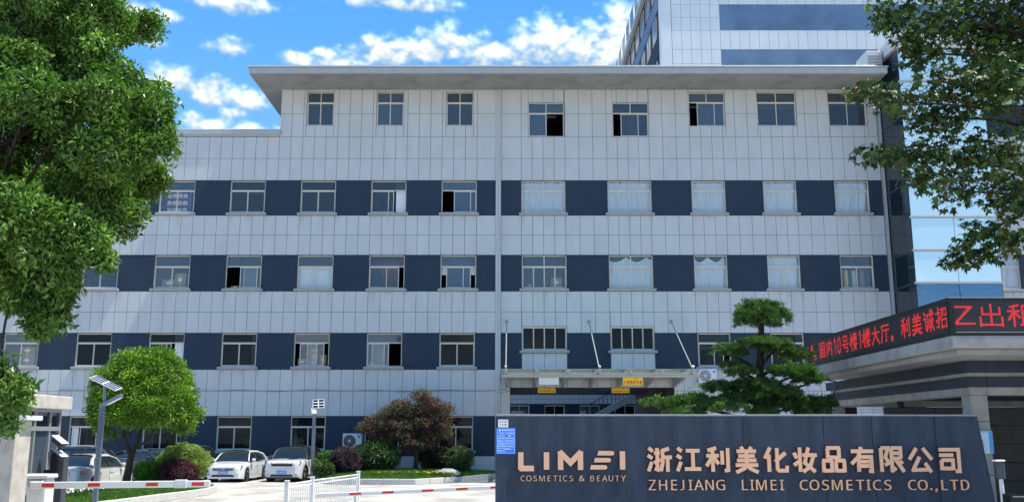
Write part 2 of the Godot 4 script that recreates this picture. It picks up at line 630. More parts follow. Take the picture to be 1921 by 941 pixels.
func lay_panels(host: Node, cells: Array, z: float, mats: Array, many_mat: Material, most: int, thick := 0.05, gap := 0.02) -> void:
	# cladding panels [x0, x1, y0, y1]: the first ones as pieces, the rest joined
	var rest := MB.new()
	for i in cells.size():
		var r: Array = cells[i]
		if r[1] - r[0] < gap * 2.5 or r[3] - r[2] < gap * 2.5:
			continue
		var lift := rng.randf_range(-0.0015, 0.0015)
		var lo := V(snappedf(r[0] + gap / 2, 0.001), r[2] + gap / 2, z - thick + lift)
		var hi := V(snappedf(r[1] - gap / 2, 0.001), r[3] - gap / 2, z + lift)
		var pick := rng.randi_range(0, 5)
		if i < most:
			boxobj("panel", lo, hi, mats[mini(pick, 2) if pick < 3 else 0], host)
		else:
			var k := [1.0, 0.982, 1.015, 1.0, 1.0, 1.0][pick] as float
			rest.tint = Color(k, k, k)
			rest.box(lo, hi)
	if rest.v.size():
		var o := obj("panel_field", rest, many_mat, host)
		o.set_meta("kind", "stuff")

func window(host: Node, x0: float, x1: float, y0: float, y1: float, z: float, o := {}) -> MeshInstance3D:
	# an aluminium slider in an opening: outer frame, transom light, sashes; z is the facade plane
	var tr: float = o.get("transom", 0.0)          # height of the transom bar
	var lights: int = o.get("lights", 2)           # sashes
	var tops: int = o.get("tops", 1)               # lights above the transom
	var open: String = o.get("open", "")
	var pm: Material = o.get("glass", M.pane)
	if pm == M.pane:
		pm = [M.pane, M.pane_blue, M.pane_grey, M.pane_blue][posmod(int(x0 * 13.0 + y0 * 7.0), 4)]
	var zf := z - 0.09                              # front of the frame
	var d := 0.07
	var t := 0.055
	var b := MB.new()
	b.box(V(x0, y0, zf - d), V(x0 + t, y1, zf))
	b.box(V(x1 - t, y0, zf - d), V(x1, y1, zf))
	b.box(V(x0 + t, y1 - t, zf - d), V(x1 - t, y1, zf))
	b.box(V(x0 + t, y0, zf - d), V(x1 - t, y0 + t, zf))
	var top := y1 - t
	if tr > 0.0:
		b.box(V(x0 + t, tr - t / 2, zf - d), V(x1 - t, tr + t / 2, zf + 0.004))
		top = tr - t / 2
		for k in range(1, tops):
			var xm := lerpf(x0, x1, float(k) / tops)
			b.box(V(xm - 0.025, tr + t / 2, zf - d), V(xm + 0.025, y1 - t, zf))
	var f := obj("window", b, M.frame, host)
	if tr > 0.0:
		for k in tops:
			var xa := lerpf(x0 + t, x1 - t, float(k) / tops)
			var xb := lerpf(x0 + t, x1 - t, float(k + 1) / tops)
			boxobj("pane", V(xa + 0.01, tr + t / 2, zf - 0.04), V(xb - 0.01, y1 - t, zf - 0.034), pm, f)
	var w := (x1 - x0 - 2 * t) / lights
	for k in lights:
		var xa := x0 + t + w * k
		var shift := 0.0
		if open == "left" and k == 0: shift = w * float(o.get("gap", 0.85))
		if open == "right" and k == lights - 1: shift = -w * float(o.get("gap", 0.85))
		if open == "both": shift = w * 0.3 if k == 0 else (-w * 0.28 if k == lights - 1 else 0.0)
		var zs := zf - 0.012 - (0.026 if k % 2 else 0.0)
		var sb := MB.new()
		var e := 0.042
		var a := xa + shift - 0.012
		var c := xa + w + shift + 0.012
		sb.box(V(a, y0 + t, zs - 0.022), V(a + e, top, zs))
		sb.box(V(c - e, y0 + t, zs - 0.022), V(c, top, zs))
		sb.box(V(a + e, y0 + t, zs - 0.022), V(c - e, y0 + t + e, zs))
		sb.box(V(a + e, top - e, zs - 0.022), V(c - e, top, zs))
		obj("sash", sb, M.frame, f)
		boxobj("pane", V(a + e, y0 + t + e, zs - 0.014), V(c - e, top - e, zs - 0.008), pm, f)
	if o.get("sill", true):
		boxobj("sill", V(x0 - 0.13, y0 - 0.15, z - 0.28), V(x1 + 0.13, y0 - 0.005, z + 0.14), M.sill, f, 0.012)
		var q := RandomNumberGenerator.new()
		q.seed = int(x0 * 51.0 + y0 * 17.0) + 900
		for sx in [x0 - 0.1, x1 - 0.2, lerpf(x0, x1, 0.45)]:
			if q.randf() < 0.25: continue
			var sw := q.randf_range(0.22, 0.5)
			var sl := q.randf_range(0.5, 1.2)
			var sa: float = sx + q.randf_range(-0.12, 0.12)
			var sq := MB.new()
			sq.uvquad(V(sa, y0 - 0.16, z + 0.004), V(sa + sw, y0 - 0.16, z + 0.004), V(sa + sw, y0 - 0.16 - sl, z + 0.004), V(sa, y0 - 0.16 - sl, z + 0.004), V(0, 0, 1))
			obj("rain_stain", sq, M.stain, f)
	var kind: String = o.get("curtain", "")
	if kind == "" and not o.get("blind", false) and not o.get("plain", false) and tr > 0.0:
		# what shows behind the glass differs from room to room
		var rr := RandomNumberGenerator.new()
		rr.seed = int(x0 * 37.0 + y0 * 211.0) + 5
		var pick := rr.randi_range(0, 5)
		var side := rr.randf_range(0.12, 0.3) * (x1 - x0)
		if pick <= 1:
			var left := pick == 0
			var ca := x0 + 0.07 if left else x1 - 0.07 - side
			var cm := MB.new()
			var line_rows := []
			for j in 3:
				var line := []
				for i in 13:
					line.append(V(ca + side * i / 12.0, lerpf(y0 + 0.07, y1 - 0.08, j / 2.0), z - 0.26 + 0.02 * sin(i * 1.7 + j * 0.3)))
				line_rows.append(line)
			cm.grid(line_rows, V(ca, y0, z - 4.0))
			obj("curtain", cm, M.curtain, f)
		elif pick == 2:
			boxobj("blind", V(x0 + 0.07, tr - rr.randf_range(0.1, 0.5), z - 0.25), V(x1 - 0.07, y1 - 0.08, z - 0.235), M.pale_blank, f)
		elif pick == 3:
			boxobj("room_lamp", V(lerpf(x0, x1, 0.2), y1 - 0.35, z - 1.8), V(lerpf(x0, x1, 0.8), y1 - 0.28, z - 1.6), M.white_paint, f)
	if kind != "":
		var ch := MB.new()
		var r := RandomNumberGenerator.new()
		r.seed = int(x0 * 100 + y0 * 7)
		var n := 40
		var rows := []
		var hi := y1 - 0.06
		var lo := y0 + 0.06
		var xs := x0 + 0.05
		var xe := x1 - 0.05
		var ph := r.randf() * 6.0
		var freq := r.randf_range(9.0, 14.0)
		for j in 13:
			var line := []
			var yy := lerpf(hi, lo, j / 12.0)
			for i in n + 1:
				var u := i / float(n)
				var sag := 0.0
				if kind == "swag":
					sag = 0.28 * pow(absf(sin(u * PI * 2.0 + ph * 0.2)), 1.0) * (1.0 - j / 12.0)
				var amp := 0.035 + 0.03 * sin(u * 5.0 + ph)
				line.append(V(lerpf(xs, xe, u) + 0.03 * sin(j * 0.5 + u * 9.0 + ph), yy - sag, z - 0.27 + amp * sin(u * freq * (x1 - x0) + ph + 0.7 * sin(j * 0.45 + u * 4.0)) + 0.02 * sin(u * 57.0 + j * 0.8)))
			rows.append(line)
		ch.grid(rows, V((x0 + x1) / 2, y0, z - 4.0))
		obj("curtain", ch, M.curtain, f)
	if kind == "" and o.get("blind", false):
		boxobj("blind", V(x0 + 0.07, y0 + 0.07, z - 0.24), V(x1 - 0.07, top - 0.01, z - 0.22), M.curtain, f)
	return f

const ZF := -52.0

func build_main_building() -> void:
	var t := thing("factory_building", "long grey panelled factory building with dark blue window bands and overhanging flat roof", "building")

	var wins := []        # [x0, x1, y0, y1, options]
	var holes := []
	# top floor
	for x in [-11.85, -7.82, -3.8]:
		wins.append([x, x + 1.58, 19.64, 21.7, {"transom": 21.06, "tops": 2, "sill": false}])
	wins.append([0.93, 3.0, 19.0, 21.06, {"transom": 20.42, "tops": 2, "sill": false, "open": "right", "gap": 0.98}])
	wins.append([5.78, 7.88, 19.0, 21.06, {"transom": 20.42, "tops": 2, "sill": false, "open": "left", "gap": 0.45}])
	wins.append([10.2, 12.3, 19.62, 21.68, {"transom": 21.08, "tops": 2, "sill": false, "open": "left", "gap": 0.45}])
	wins.append([14.12, 16.42, 19.62, 21.7, {"transom": 21.08, "tops": 2, "sill": false}])
	wins.append([18.24, 20.48, 19.62, 21.7, {"transom": 21.08, "tops": 2, "sill": false}])
	# third floor
	var o3 := ["", "", "", "", "right", "left"]
	for i in 6:
		wins.append([-24.0 + 4 * i, -22.0 + 4 * i, 14.52, 16.39, {"transom": 15.83, "open": o3[i], "gap": 0.7, "glass": M.pane_clear if i == 1 else M.pane, "plain": i == 1}])
	for p in [[0.53, 3.03, 4, "hang"], [5.42, 7.92, 4, "hang"], [10.19, 12.12, 2, "hang"], [14.26, 16.16, 2, "hang"], [18.31, 20.27, 2, "hang"]]:
		wins.append([p[0], p[1], 14.52, 16.39, {"transom": 15.83, "lights": p[2], "tops": 2 if p[2] == 4 else 1, "curtain": p[3], "glass": M.pane_clear}])
	# second floor
	var o2 := ["", "", "left", "", "right", "both"]
	for i in 6:
		var op := {"transom": 11.45, "open": o2[i], "gap": 0.3 if i == 4 else 0.8}
		if i == 1 or i == 2: op.merge({"glass": M.pane_clear, "plain": true})
		if i == 3: op.merge({"blind": true, "glass": M.pane_clear})
		wins.append([-24.0 + 4 * i, -22.0 + 4 * i, 10.2, 12.08, op])
	for p in [[0.55, 3.05, 4, ""], [5.42, 7.89, 4, "swag"], [10.18, 12.05, 2, "swag"], [14.28, 16.12, 2, "hang"], [18.35, 20.22, 2, ""]]:
		var op2 := {"transom": 11.45, "lights": p[2], "tops": 2 if p[2] == 4 else 1, "curtain": p[3]}
		if p[3] != "" or p[0] < 1.0 or p[0] > 18.0: op2.glass = M.pane_clear
		op2.plain = true
		wins.append([p[0], p[1], 10.2, 12.08, op2])
	# first floor
	var o1 := ["", "", "right", "", "both", "right", ""]
	for i in 7:
		wins.append([-28.0 + 4 * i, -26.05 + 4 * i, 5.88, 7.71, {"transom": 7.19, "open": o1[i], "gap": 0.75, "glass": M.pane_clear if i in [0, 4, 5] else M.pane_low, "plain": i in [0, 4, 5]}])
	for p in [[0.54, 3.03], [5.43, 7.86]]:
		wins.append([p[0], p[1], 6.77, 8.09, {"lights": 4, "glass": M.pane_low}])
	for p in [[10.23, 12.04, "right"], [14.24, 16.08, ""], [18.3, 20.2, ""]]:
		wins.append([p[0], p[1], 5.88, 7.71, {"transom": 7.19, "open": p[2], "gap": 0.4, "glass": M.pane_low}])
	# ground floor
	var o0 := ["left", "", "", "", "", ""]
	for i in 6:
		wins.append([-24.0 + 4 * i, -22.1 + 4 * i, 1.4, 3.2, {"transom": 2.66, "open": o0[i], "gap": 0.6, "glass": M.pane_low}])
	for w in wins:
		holes.append([w[0], w[1], w[2], w[3]])
	var sills := []
	for w in wins:
		if w[4].get("sill", true):
			sills.append([w[0] - 0.135, w[1] + 0.135, w[2] - 0.155, w[2]])
	var door := [-0.1, 8.85, -1.0, 4.75]
	holes.append(door)
	# structural wall behind the cladding; the joints show it
	var wall := wall_with_holes(-31.0, 21.0, 0.0, 19.1, holes, ZF - 0.30, ZF - 0.052)
	for r in cut([[-13.3, 21.0, 19.1, 22.2]], holes):
		wall.box(V(r[0], r[2], ZF - 0.30), V(r[1], r[3], ZF - 0.052))
	obj("wall", wall, M.joint, t)
	# reveals of dark bands: painted strips between the windows
	var keep := holes + sills
	for bandy in [[14.36, 16.41], [10.04, 12.1], [5.72, 7.73], [1.1, 3.22]]:
		for r in cut([[-31.0, 21.0, bandy[0], bandy[1]]], keep + ([[-0.12, 8.87, 1.0, 3.3]] if bandy[0] < 2.0 else []) + [[-0.92, -0.62, 0.0, 30.0]] + ([[0.54, 3.03, 5.7, 6.7], [5.43, 7.86, 5.7, 6.7]] if absf(bandy[0] - 5.72) < 0.01 else [])):
			# shallow seams in the render, one to a bay
			var xs: Array = [r[0]]
			if r[1] - r[0] > 3.0:
				var k := 1
				while r[0] + k * 2.67 < r[1] - 0.3:
					xs.append(r[0] + k * 2.67)
					k += 1
			xs.append(r[1])
			for k in xs.size() - 1:
				boxobj("wall_band", V(snappedf(xs[k] + (0.004 if k else 0.0), 0.001), r[2], ZF - 0.052), V(snappedf(xs[k + 1], 0.001), r[3], ZF - 0.006), M.band, t)
	# cladding
	var xl := []
	var x := -30.667
	while x < -1.0:
		xl.append(x)
		x += 2.0 / 3.0
	xl[xl.size() - 1] = -0.92
	var xr := [-0.62, -0.05]
	for seg in [[-0.05, 0.53, 1], [0.53, 3.03, 4], [3.03, 5.42, 3], [5.42, 7.86, 4], [7.86, 10.19, 3], [10.19, 12.1, 3], [12.1, 14.26, 3], [14.26, 16.14, 3], [16.14, 18.31, 3], [18.31, 20.25, 3], [20.25, 21.0, 1]]:
		for k in seg[2]:
			xr.append(lerpf(seg[0], seg[1], float(k + 1) / seg[2]))
	xr.remove_at(1)
	var cells := []
	var rows := [[3.22, 4.57], [4.57, 5.72], [7.73, 8.89], [8.89, 10.04], [12.1, 13.23], [13.23, 14.36], [0.0, 1.1], [16.41, 17.7], [17.7, 18.98], [18.98, 20.38], [20.38, 21.84]]
	for row in rows:
		for xs in [xl, xr]:
			for k in xs.size() - 1:
				if row[0] > 18.9 and xs[k] < -13.4:
					continue
				for r in cut([[xs[k], xs[k + 1], row[0], row[1]]], keep + [door]):
					cells.append(r)
	for p in [[0.54, 3.03], [5.43, 7.86]]:      # light panels under the two canopy windows
		for k in 4:
			cells.append([lerpf(p[0], p[1], k / 4.0), lerpf(p[0], p[1], (k + 1) / 4.0), 5.72, 6.61])
	# those nearest the gate, low and in plain view, come first
	var front := []
	var back := []
	for c in cells:
		if c[0] > -22.0 and c[0] < 17.0 and c[2] > 3.0 and c[2] < 14.0:
			front.append(c)
		else:
			back.append(c)
	lay_panels(t, front + back, ZF, [M.panel0, M.panel1, M.panel2], M.panel_many, 300)
	for w in wins:
		window(t, w[0], w[1], w[2], w[3], ZF, w[4])
	# pilaster with the rain pipe between the two halves
	boxobj("pilaster", V(-0.92, 0, ZF - 0.05), V(-0.62, 21.83, ZF + 0.03), M.panel0, t)
	var b2 := MB.new()
	b2.cyl(V(-0.70, 0.3, ZF + 0.09), V(-0.70, 21.8, ZF + 0.09), 0.055, 0.055, 8)
	for y in [3.0, 6.4, 9.6, 12.8, 16.0, 19.2]:
		b2.box(V(-0.78, y, ZF + 0.03), V(-0.62, y + 0.08, ZF + 0.16))
	obj("rain_pipe", b2, M.panel1, t)
	# roof: flat slab with a deep overhang, parapet of the lower wing
	b2 = MB.new()
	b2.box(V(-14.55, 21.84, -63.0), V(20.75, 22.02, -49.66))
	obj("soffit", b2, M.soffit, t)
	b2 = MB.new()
	b2.box(V(-14.62, 21.90, -63.1), V(20.85, 22.22, -49.58), 0.02)
	b2.box(V(-14.68, 22.222, -63.2), V(20.9, 22.30, -49.50), 0.02)
	obj("roof", b2, M.fascia, t)
	b2 = MB.new()
	b2.box(V(-31.0, 19.1, ZF - 0.4), V(-13.3, 19.42, ZF + 0.12), 0.02)
	b2.box(V(-31.0, 19.0, ZF - 0.3), V(-13.32, 19.098, ZF + 0.04))
	obj("parapet_cap", b2, M.fascia, t)
	b2 = MB.new()                                   # lightning strip and its pins on the roof edge
	b2.cyl(V(-14.0, 22.42, -49.8), V(20.5, 22.42, -49.8), 0.018, 0.018, 6)
	for k in 18:
		b2.cyl(V(-13.8 + 2 * k, 22.28, -49.8), V(-13.8 + 2 * k, 22.5, -49.8), 0.014, 0.014, 5)
	obj("lightning_strip", b2, M.steel, t)
	# rest of the shell: floors, back wall, sides, and the passage
	b2 = MB.new()
	for y in [4.9, 9.4, 13.7, 18.0]:
		b2.box(V(-30.9, y, -61.8), V(20.9, y + 0.3, ZF - 0.301))
	b2.box(V(-30.9, -0.2, -61.8), V(-0.41, 0.2, ZF - 0.301))
	b2.box(V(9.2, -0.2, -61.8), V(20.9, 0.2, ZF - 0.301))
	b2.box(V(-30.9, 0.2, -58.2), V(-0.41, 19.0, -58.0))
	b2.box(V(9.2, 0.2, -58.2), V(20.9, 21.8, -58.0))
	b2.box(V(-0.41, 5.2, -58.2), V(9.2, 21.8, -58.0))
	b2.box(V(-13.2, 19.0, -58.2), V(-0.41, 21.8, -58.0))
	for xx in [-27.2, -21.3, -17.0, -13.1, -9.2, -5.2, -1.3, 4.2, 9.2, 13.1, 17.2]:
		b2.box(V(xx, 5.2, -58.0), V(xx + 0.2, 21.8 if xx > -13.2 else 18.9, ZF - 0.301))
	obj("interior", b2, M.inside, t)
	b2 = MB.new()
	b2.box(V(-31.0, 0, -62.0), V(-30.7, 19.1, ZF - 0.301))
	b2.box(V(20.7, 0, -62.0), V(21.0, 21.84, ZF - 0.301))
	b2.box(V(-31.0, 18.7, -62.0), V(-13.3, 19.1, ZF - 0.301))
	b2.box(V(-30.7, 0, -62.0), V(-0.4, 18.7, -61.8))
	b2.box(V(9.3, 0, -62.0), V(20.7, 21.84, -61.8))
	b2.box(V(-0.4, 4.9, -62.0), V(9.3, 21.84, -61.81))
	b2.box(V(-13.3, 18.7, -62.0), V(-13.0, 21.84, ZF - 0.301))
	obj("outer_wall", b2, M.plaster, t)
	b2 = MB.new()
	b2.box(V(-0.4, 0, -62.0), V(-0.1, 4.75, ZF - 0.301))
	b2.box(V(8.0, 0, -62.0), V(9.19, 4.75, -56.0))
	b2.box(V(8.85, 0, -56.0), V(9.19, 4.75, ZF - 0.301))
	b2.box(V(-0.4, 4.751, -62.0), V(9.19, 4.89, ZF - 0.301))
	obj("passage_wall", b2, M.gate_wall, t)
	# conduit sagging along the panels below the first band
	b2 = MB.new()
	var path := []
	var rad := []
	for i in 61:
		var u := i / 60.0
		path.append(V(lerpf(-30.0, -0.95, u), 4.60 + 0.035 * sin(u * 40.0) * sin(u * 13.0) - 0.03 * absf(sin(u * 24.0)), ZF + 0.03))
		rad.append(0.022)
	b2.tube(path, rad, 5)
	obj("conduit", b2, M.canopy_steel, t)

func tower_shell(t: Node3D, x0: float, x1: float, y1: float, z0: float, z1: float, m: Material) -> void:
	var b := MB.new()
	b.box(V(x0, 0, z0), V(x1, y1, z1))
	obj("wall", b, m, t)

func build_tall_building() -> void:
	var t := thing("tall_building", "tall pale panelled block with faded blue bands rising behind the factory roof", "building")
	var z := -64.0
	var x0 := 10.75
	var top := 36.6
	tower_shell(t, x0, 46.0, top - 0.2, -96.0, z - 0.06, M.joint)
	boxobj("roof", V(x0 - 0.35, top - 0.1, -96.3), V(46.2, top + 0.4, z + 0.35), M.fascia, t, 0.03)
	boxobj("corner_strip", V(x0 - 0.01, 0, z - 0.8), V(11.52, top - 0.1, z + 0.01), M.far_panel, t, 0.03)
	var bands := [[30.85, 32.85], [27.3, 29.38], [23.9, 25.9], [33.9, 35.6]]
	for bd in bands:
		boxobj("wall_band", V(15.05, bd[0], z - 0.06), V(45.9, bd[1], z - 0.004), M.band_far, t)
	var cells := []
	var ys := [22.0, 23.9, 25.9, 27.3, 28.3, 29.38, 30.85, 31.85, 32.85, 33.9, 35.6, 36.45]
	for k in ys.size() - 1:
		var in_band := false
		for bd in bands:
			if ys[k] >= bd[0] - 0.01 and ys[k + 1] <= bd[1] + 0.01:
				in_band = true
		var x := 11.54
		while x < 45.5:
			if not (in_band and x > 15.0):
				cells.append([x, x + 0.7 if x + 0.7 < 15.02 or x > 15.0 else 15.04, ys[k], ys[k + 1]])
			x += 0.7
			if x > 14.9 and x < 15.04: x = 15.04
	var front := []
	var back := []
	for c in cells:
		if c[2] > 26.0 and c[2] < 34.0 and c[0] < 29.0: front.append(c)
		else: back.append(c)
	M.far_many = M.far_panel.duplicate()
	M.far_many.vertex_color_use_as_albedo = true
	lay_panels(t, front + back, z, [M.far_panel, M.far_panel, M.far_panel], M.far_many, 300)
	# the flank seen edge-on: a blue band, a strip of windows, pale cladding
	for k in 5:
		var y := 22.6 + 3.45 * k
		boxobj("wall_band", V(x0 - 0.03, y, -95.0), V(x0 - 0.001, y + 1.3, z - 0.9), M.band_far if k % 2 else M.band, t)
		for j in 9:
			var zz := -92.5 + 3.1 * j
			var b := MB.new()
			for fr in [[0.0, 0.06, 0.0, 1.7], [1.94, 2.0, 0.0, 1.7], [0.97, 1.03, 0.06, 1.64], [0.0, 2.0, 1.64, 1.7], [0.0, 2.0, 0.0, 0.06]]:
				b.box(V(x0 - 0.04 - 0.001 * fr[2], y + 1.5 + fr[2], zz + fr[0]), V(x0 - 0.002, y + 1.5 + fr[3], zz + fr[1]))
			var f := obj("window", b, M.frame, t)
			boxobj("pane", V(x0 - 0.02, y + 1.56, zz + 0.06), V(x0 - 0.01, y + 3.14, zz + 1.94), M.tower_side, f)

func build_stair_tower() -> void:
	var t := thing("glass_stair_tower", "projecting stair tower clad in pale reflective glass with dark glazed flank", "tower")
	var zb := -52.3
	var z := -49.0
	var x0 := 21.18
	var x1 := 25.8
	tower_shell(t, x0 + 0.15, x1 - 0.15, 23.2, zb, z - 0.15, M.black)
	var ys := [0.3, 2.2, 4.1, 6.0, 7.9, 10.06, 11.8, 13.6, 15.48, 17.35, 19.25, 21.2, 23.1]
	for k in ys.size() - 1:
		var ga: float = ys[k] + 0.07
		var gb: float = ys[k + 1] - 0.07
		for j in 2:
			var xa := lerpf(x0 + 0.05, x1 - 0.05, j / 2.0) + 0.012
			var xb := lerpf(x0 + 0.05, x1 - 0.05, (j + 1) / 2.0) - 0.012
			var p := boxobj("glass_panel", V(xa, ga, z - 0.06), V(xb, gb, z - 0.03), M.tower_low if k == 4 else M.tower_glass, t, 0.006)
			p.rotation = Vector3(rng.randf_range(-0.003, 0.003), rng.randf_range(-0.003, 0.003), 0)
		boxobj("mullion", V(x0, ys[k] - 0.06, z - 0.14), V(x1, ys[k] + 0.06, z), M.fascia, t, 0.01)
		for j in 2:
			var za := lerpf(zb + 0.25, z - 0.06, j / 2.0) + 0.01
			var zc := lerpf(zb + 0.25, z - 0.06, (j + 1) / 2.0) - 0.01
			boxobj("side_panel", V(x0 + 0.02, ga, za), V(x0 + 0.05, gb, zc), M.tower_side, t)
			boxobj("side_panel", V(x1 - 0.05, ga, za), V(x1 - 0.02, gb, zc), M.tower_side, t)
		boxobj("side_rail", V(x0 - 0.005, ys[k] - 0.06, zb + 0.2), V(x0 + 0.06, ys[k] + 0.06, z - 0.141), M.dark_steel, t)
	boxobj("corner_post", V(x0 - 0.14, 0, zb), V(x0 - 0.02, 23.0, zb + 0.5), M.fascia, t)
	boxobj("roof", V(x0 - 0.15, 23.13, zb), V(x1 + 0.15, 23.75, z + 0.16), M.white_dirty, t, 0.02)
	boxobj("coping", V(x0 - 0.2, 23.752, zb), V(x1 + 0.2, 23.86, z + 0.22), M.white_paint, t, 0.02)
	# white plant box with louvres on the roof edge beside it
	var u := thing("rooftop_plant_box", "white louvred plant box on the roof edge where the glass tower meets it", "plant box", V(20.6, 22.3, -51.2))
	var b := MB.new()
	b.box(V(-0.55, 0, -0.8), V(0.35, 1.25, 0.8), 0.03)
	obj("casing", b, M.white_dirty, u)
	for k in 5:
		boxobj("louvre", V(-0.5, 0.2 + 0.17 * k, 0.8), V(0.3, 0.28 + 0.17 * k, 0.84), M.plaster, u)

func build_end_building() -> void:
	var t := thing("end_building", "grey panelled building just beyond the glass stair tower with curtained windows", "building")
	var z := -52.0
	var wins := [[26.4, 28.4, 14.5, 16.4, {"transom": 15.85, "curtain": "hang", "glass": M.pane_clear}], [26.5, 28.4, 10.15, 12.1, {"transom": 11.45, "curtain": "hang", "glass": M.pane_clear}], [26.5, 28.4, 5.9, 7.7, {"transom": 7.2, "glass": M.pane_low}]]
	var holes := []
	for w in wins: holes.append([w[0], w[1], w[2], w[3]])
	obj("wall", wall_with_holes(25.85, 34.0, 0, 22.0, holes, z - 0.3, z - 0.052), M.joint, t)
	boxobj("inside_wall", V(25.85, 0, z - 6.0), V(34.0, 22.0, z - 5.8), M.inside, t)
	boxobj("roof", V(25.85, 22.0, z - 6.0), V(34.2, 22.5, z + 0.5), M.fascia, t, 0.03)
	var keep := holes.duplicate()
	for w in wins: keep.append([w[0] - 0.135, w[1] + 0.135, w[2] - 0.155, w[2]])
	for by in [[14.36, 16.41], [10.0, 12.12], [5.74, 7.72], [19.0, 20.9]]:
		for r in cut([[25.86, 34.0, by[0], by[1]]], keep):
			boxobj("wall_band", V(r[0], r[2], z - 0.052), V(r[1], r[3], z - 0.006), M.band, t)
	var cells := []
	for row in [[7.72, 8.87], [8.87, 10.0], [12.12, 13.24], [13.24, 14.36], [16.41, 17.7], [17.7, 19.0], [20.9, 22.0], [3.3, 4.5], [4.5, 5.74]]:
		for k in 12:
			for r in cut([[25.87 + 0.667 * k, 25.87 + 0.667 * (k + 1), row[0], row[1]]], keep): cells.append(r)
	lay_panels(t, cells, z, [M.panel0, M.panel1, M.panel2], M.panel_many, 300)
	for w in wins: window(t, w[0], w[1], w[2], w[3], z, w[4])

func build_rear_building() -> void:
	var t := thing("courtyard_building", "tiled rear building seen through the passage under the canopy", "building")
	var z := -80.0
	var wins := []
	for k in 8:
		wins.append([-3.2 + 2.95 * k, -1.5 + 2.95 * k, 3.2, 4.62, {"lights": 2, "sill": false, "glass": M.pane_clear if k % 2 else M.pane_low}])
	var holes := []
	for w in wins: holes.append([w[0], w[1], w[2], w[3]])
	obj("wall", wall_with_holes(-14, 24, 0, 9.0, holes, z - 0.3, z - 0.04), M.joint, t)
	boxobj("inside_wall", V(-14, 0, z - 3.0), V(24, 9.0, z - 2.8), M.inside, t)
	boxobj("roof", V(-14.2, 9.0, z - 3.0), V(24.2, 9.4, z + 0.3), M.fascia, t)
	var b: MB
	for r in cut([[-14, 24, 2.6, 4.72]], holes):
		boxobj("wall_band", V(r[0], r[2], z - 0.04), V(r[1], r[3], z - 0.004), M.band, t)
	var f := MB.new()
	for i in 95:
		for j in 11:
			var lo := V(-14 + 0.4 * i + 0.008, 4.72 + 0.39 * j + 0.008, z - 0.04)
			f.box(lo, lo + V(0.384, 0.374, 0.04))
	for i in 95:
		for j in 6:
			var lo2 := V(-14 + 0.4 * i + 0.008, 0.26 + 0.39 * j + 0.008, z - 0.04)
			f.box(lo2, lo2 + V(0.384, 0.374, 0.04))
	var o := obj("tile_field", f, M.far_panel, t)
	o.set_meta("kind", "stuff")
	for w in wins:
		var wn := window(t, w[0], w[1], w[2], w[3], z, w[4])
		wn.position.z = 0.05
	# stair rising across the yard
	var s := thing("yard_staircase", "sloping concrete stair with dark railing in the yard beyond the passage", "staircase", V(0, 0, -70.0))
	b = MB.new()
	b.prism(PackedVector2Array([Vector2(5.6, 3.0), Vector2(5.6, 3.42), Vector2(10.4, 6.05), Vector2(10.4, 5.4)]), -1.2, 0.0)
	b.box(V(10.4, 0, -1.2), V(10.9, 6.05, 0))
	b.box(V(5.2, 0, -1.2), V(5.599, 3.42, 0))
	obj("flight", b, M.panel0, s)
	for k in 15:
		var xx := 5.8 + 0.3 * k
		var yy := 3.42 + (xx - 5.6) * 0.548
		b = MB.new()
		b.cyl(V(xx, yy, -0.1), V(xx, yy + 0.95, -0.1), 0.022, 0.022, 5)
		obj("baluster", b, M.dark_steel, s)
	b = MB.new()
	b.cyl(V(5.7, 4.42, -0.1), V(10.3, 6.94, -0.1), 0.035, 0.035, 6)
	obj("handrail", b, M.dark_steel, s)

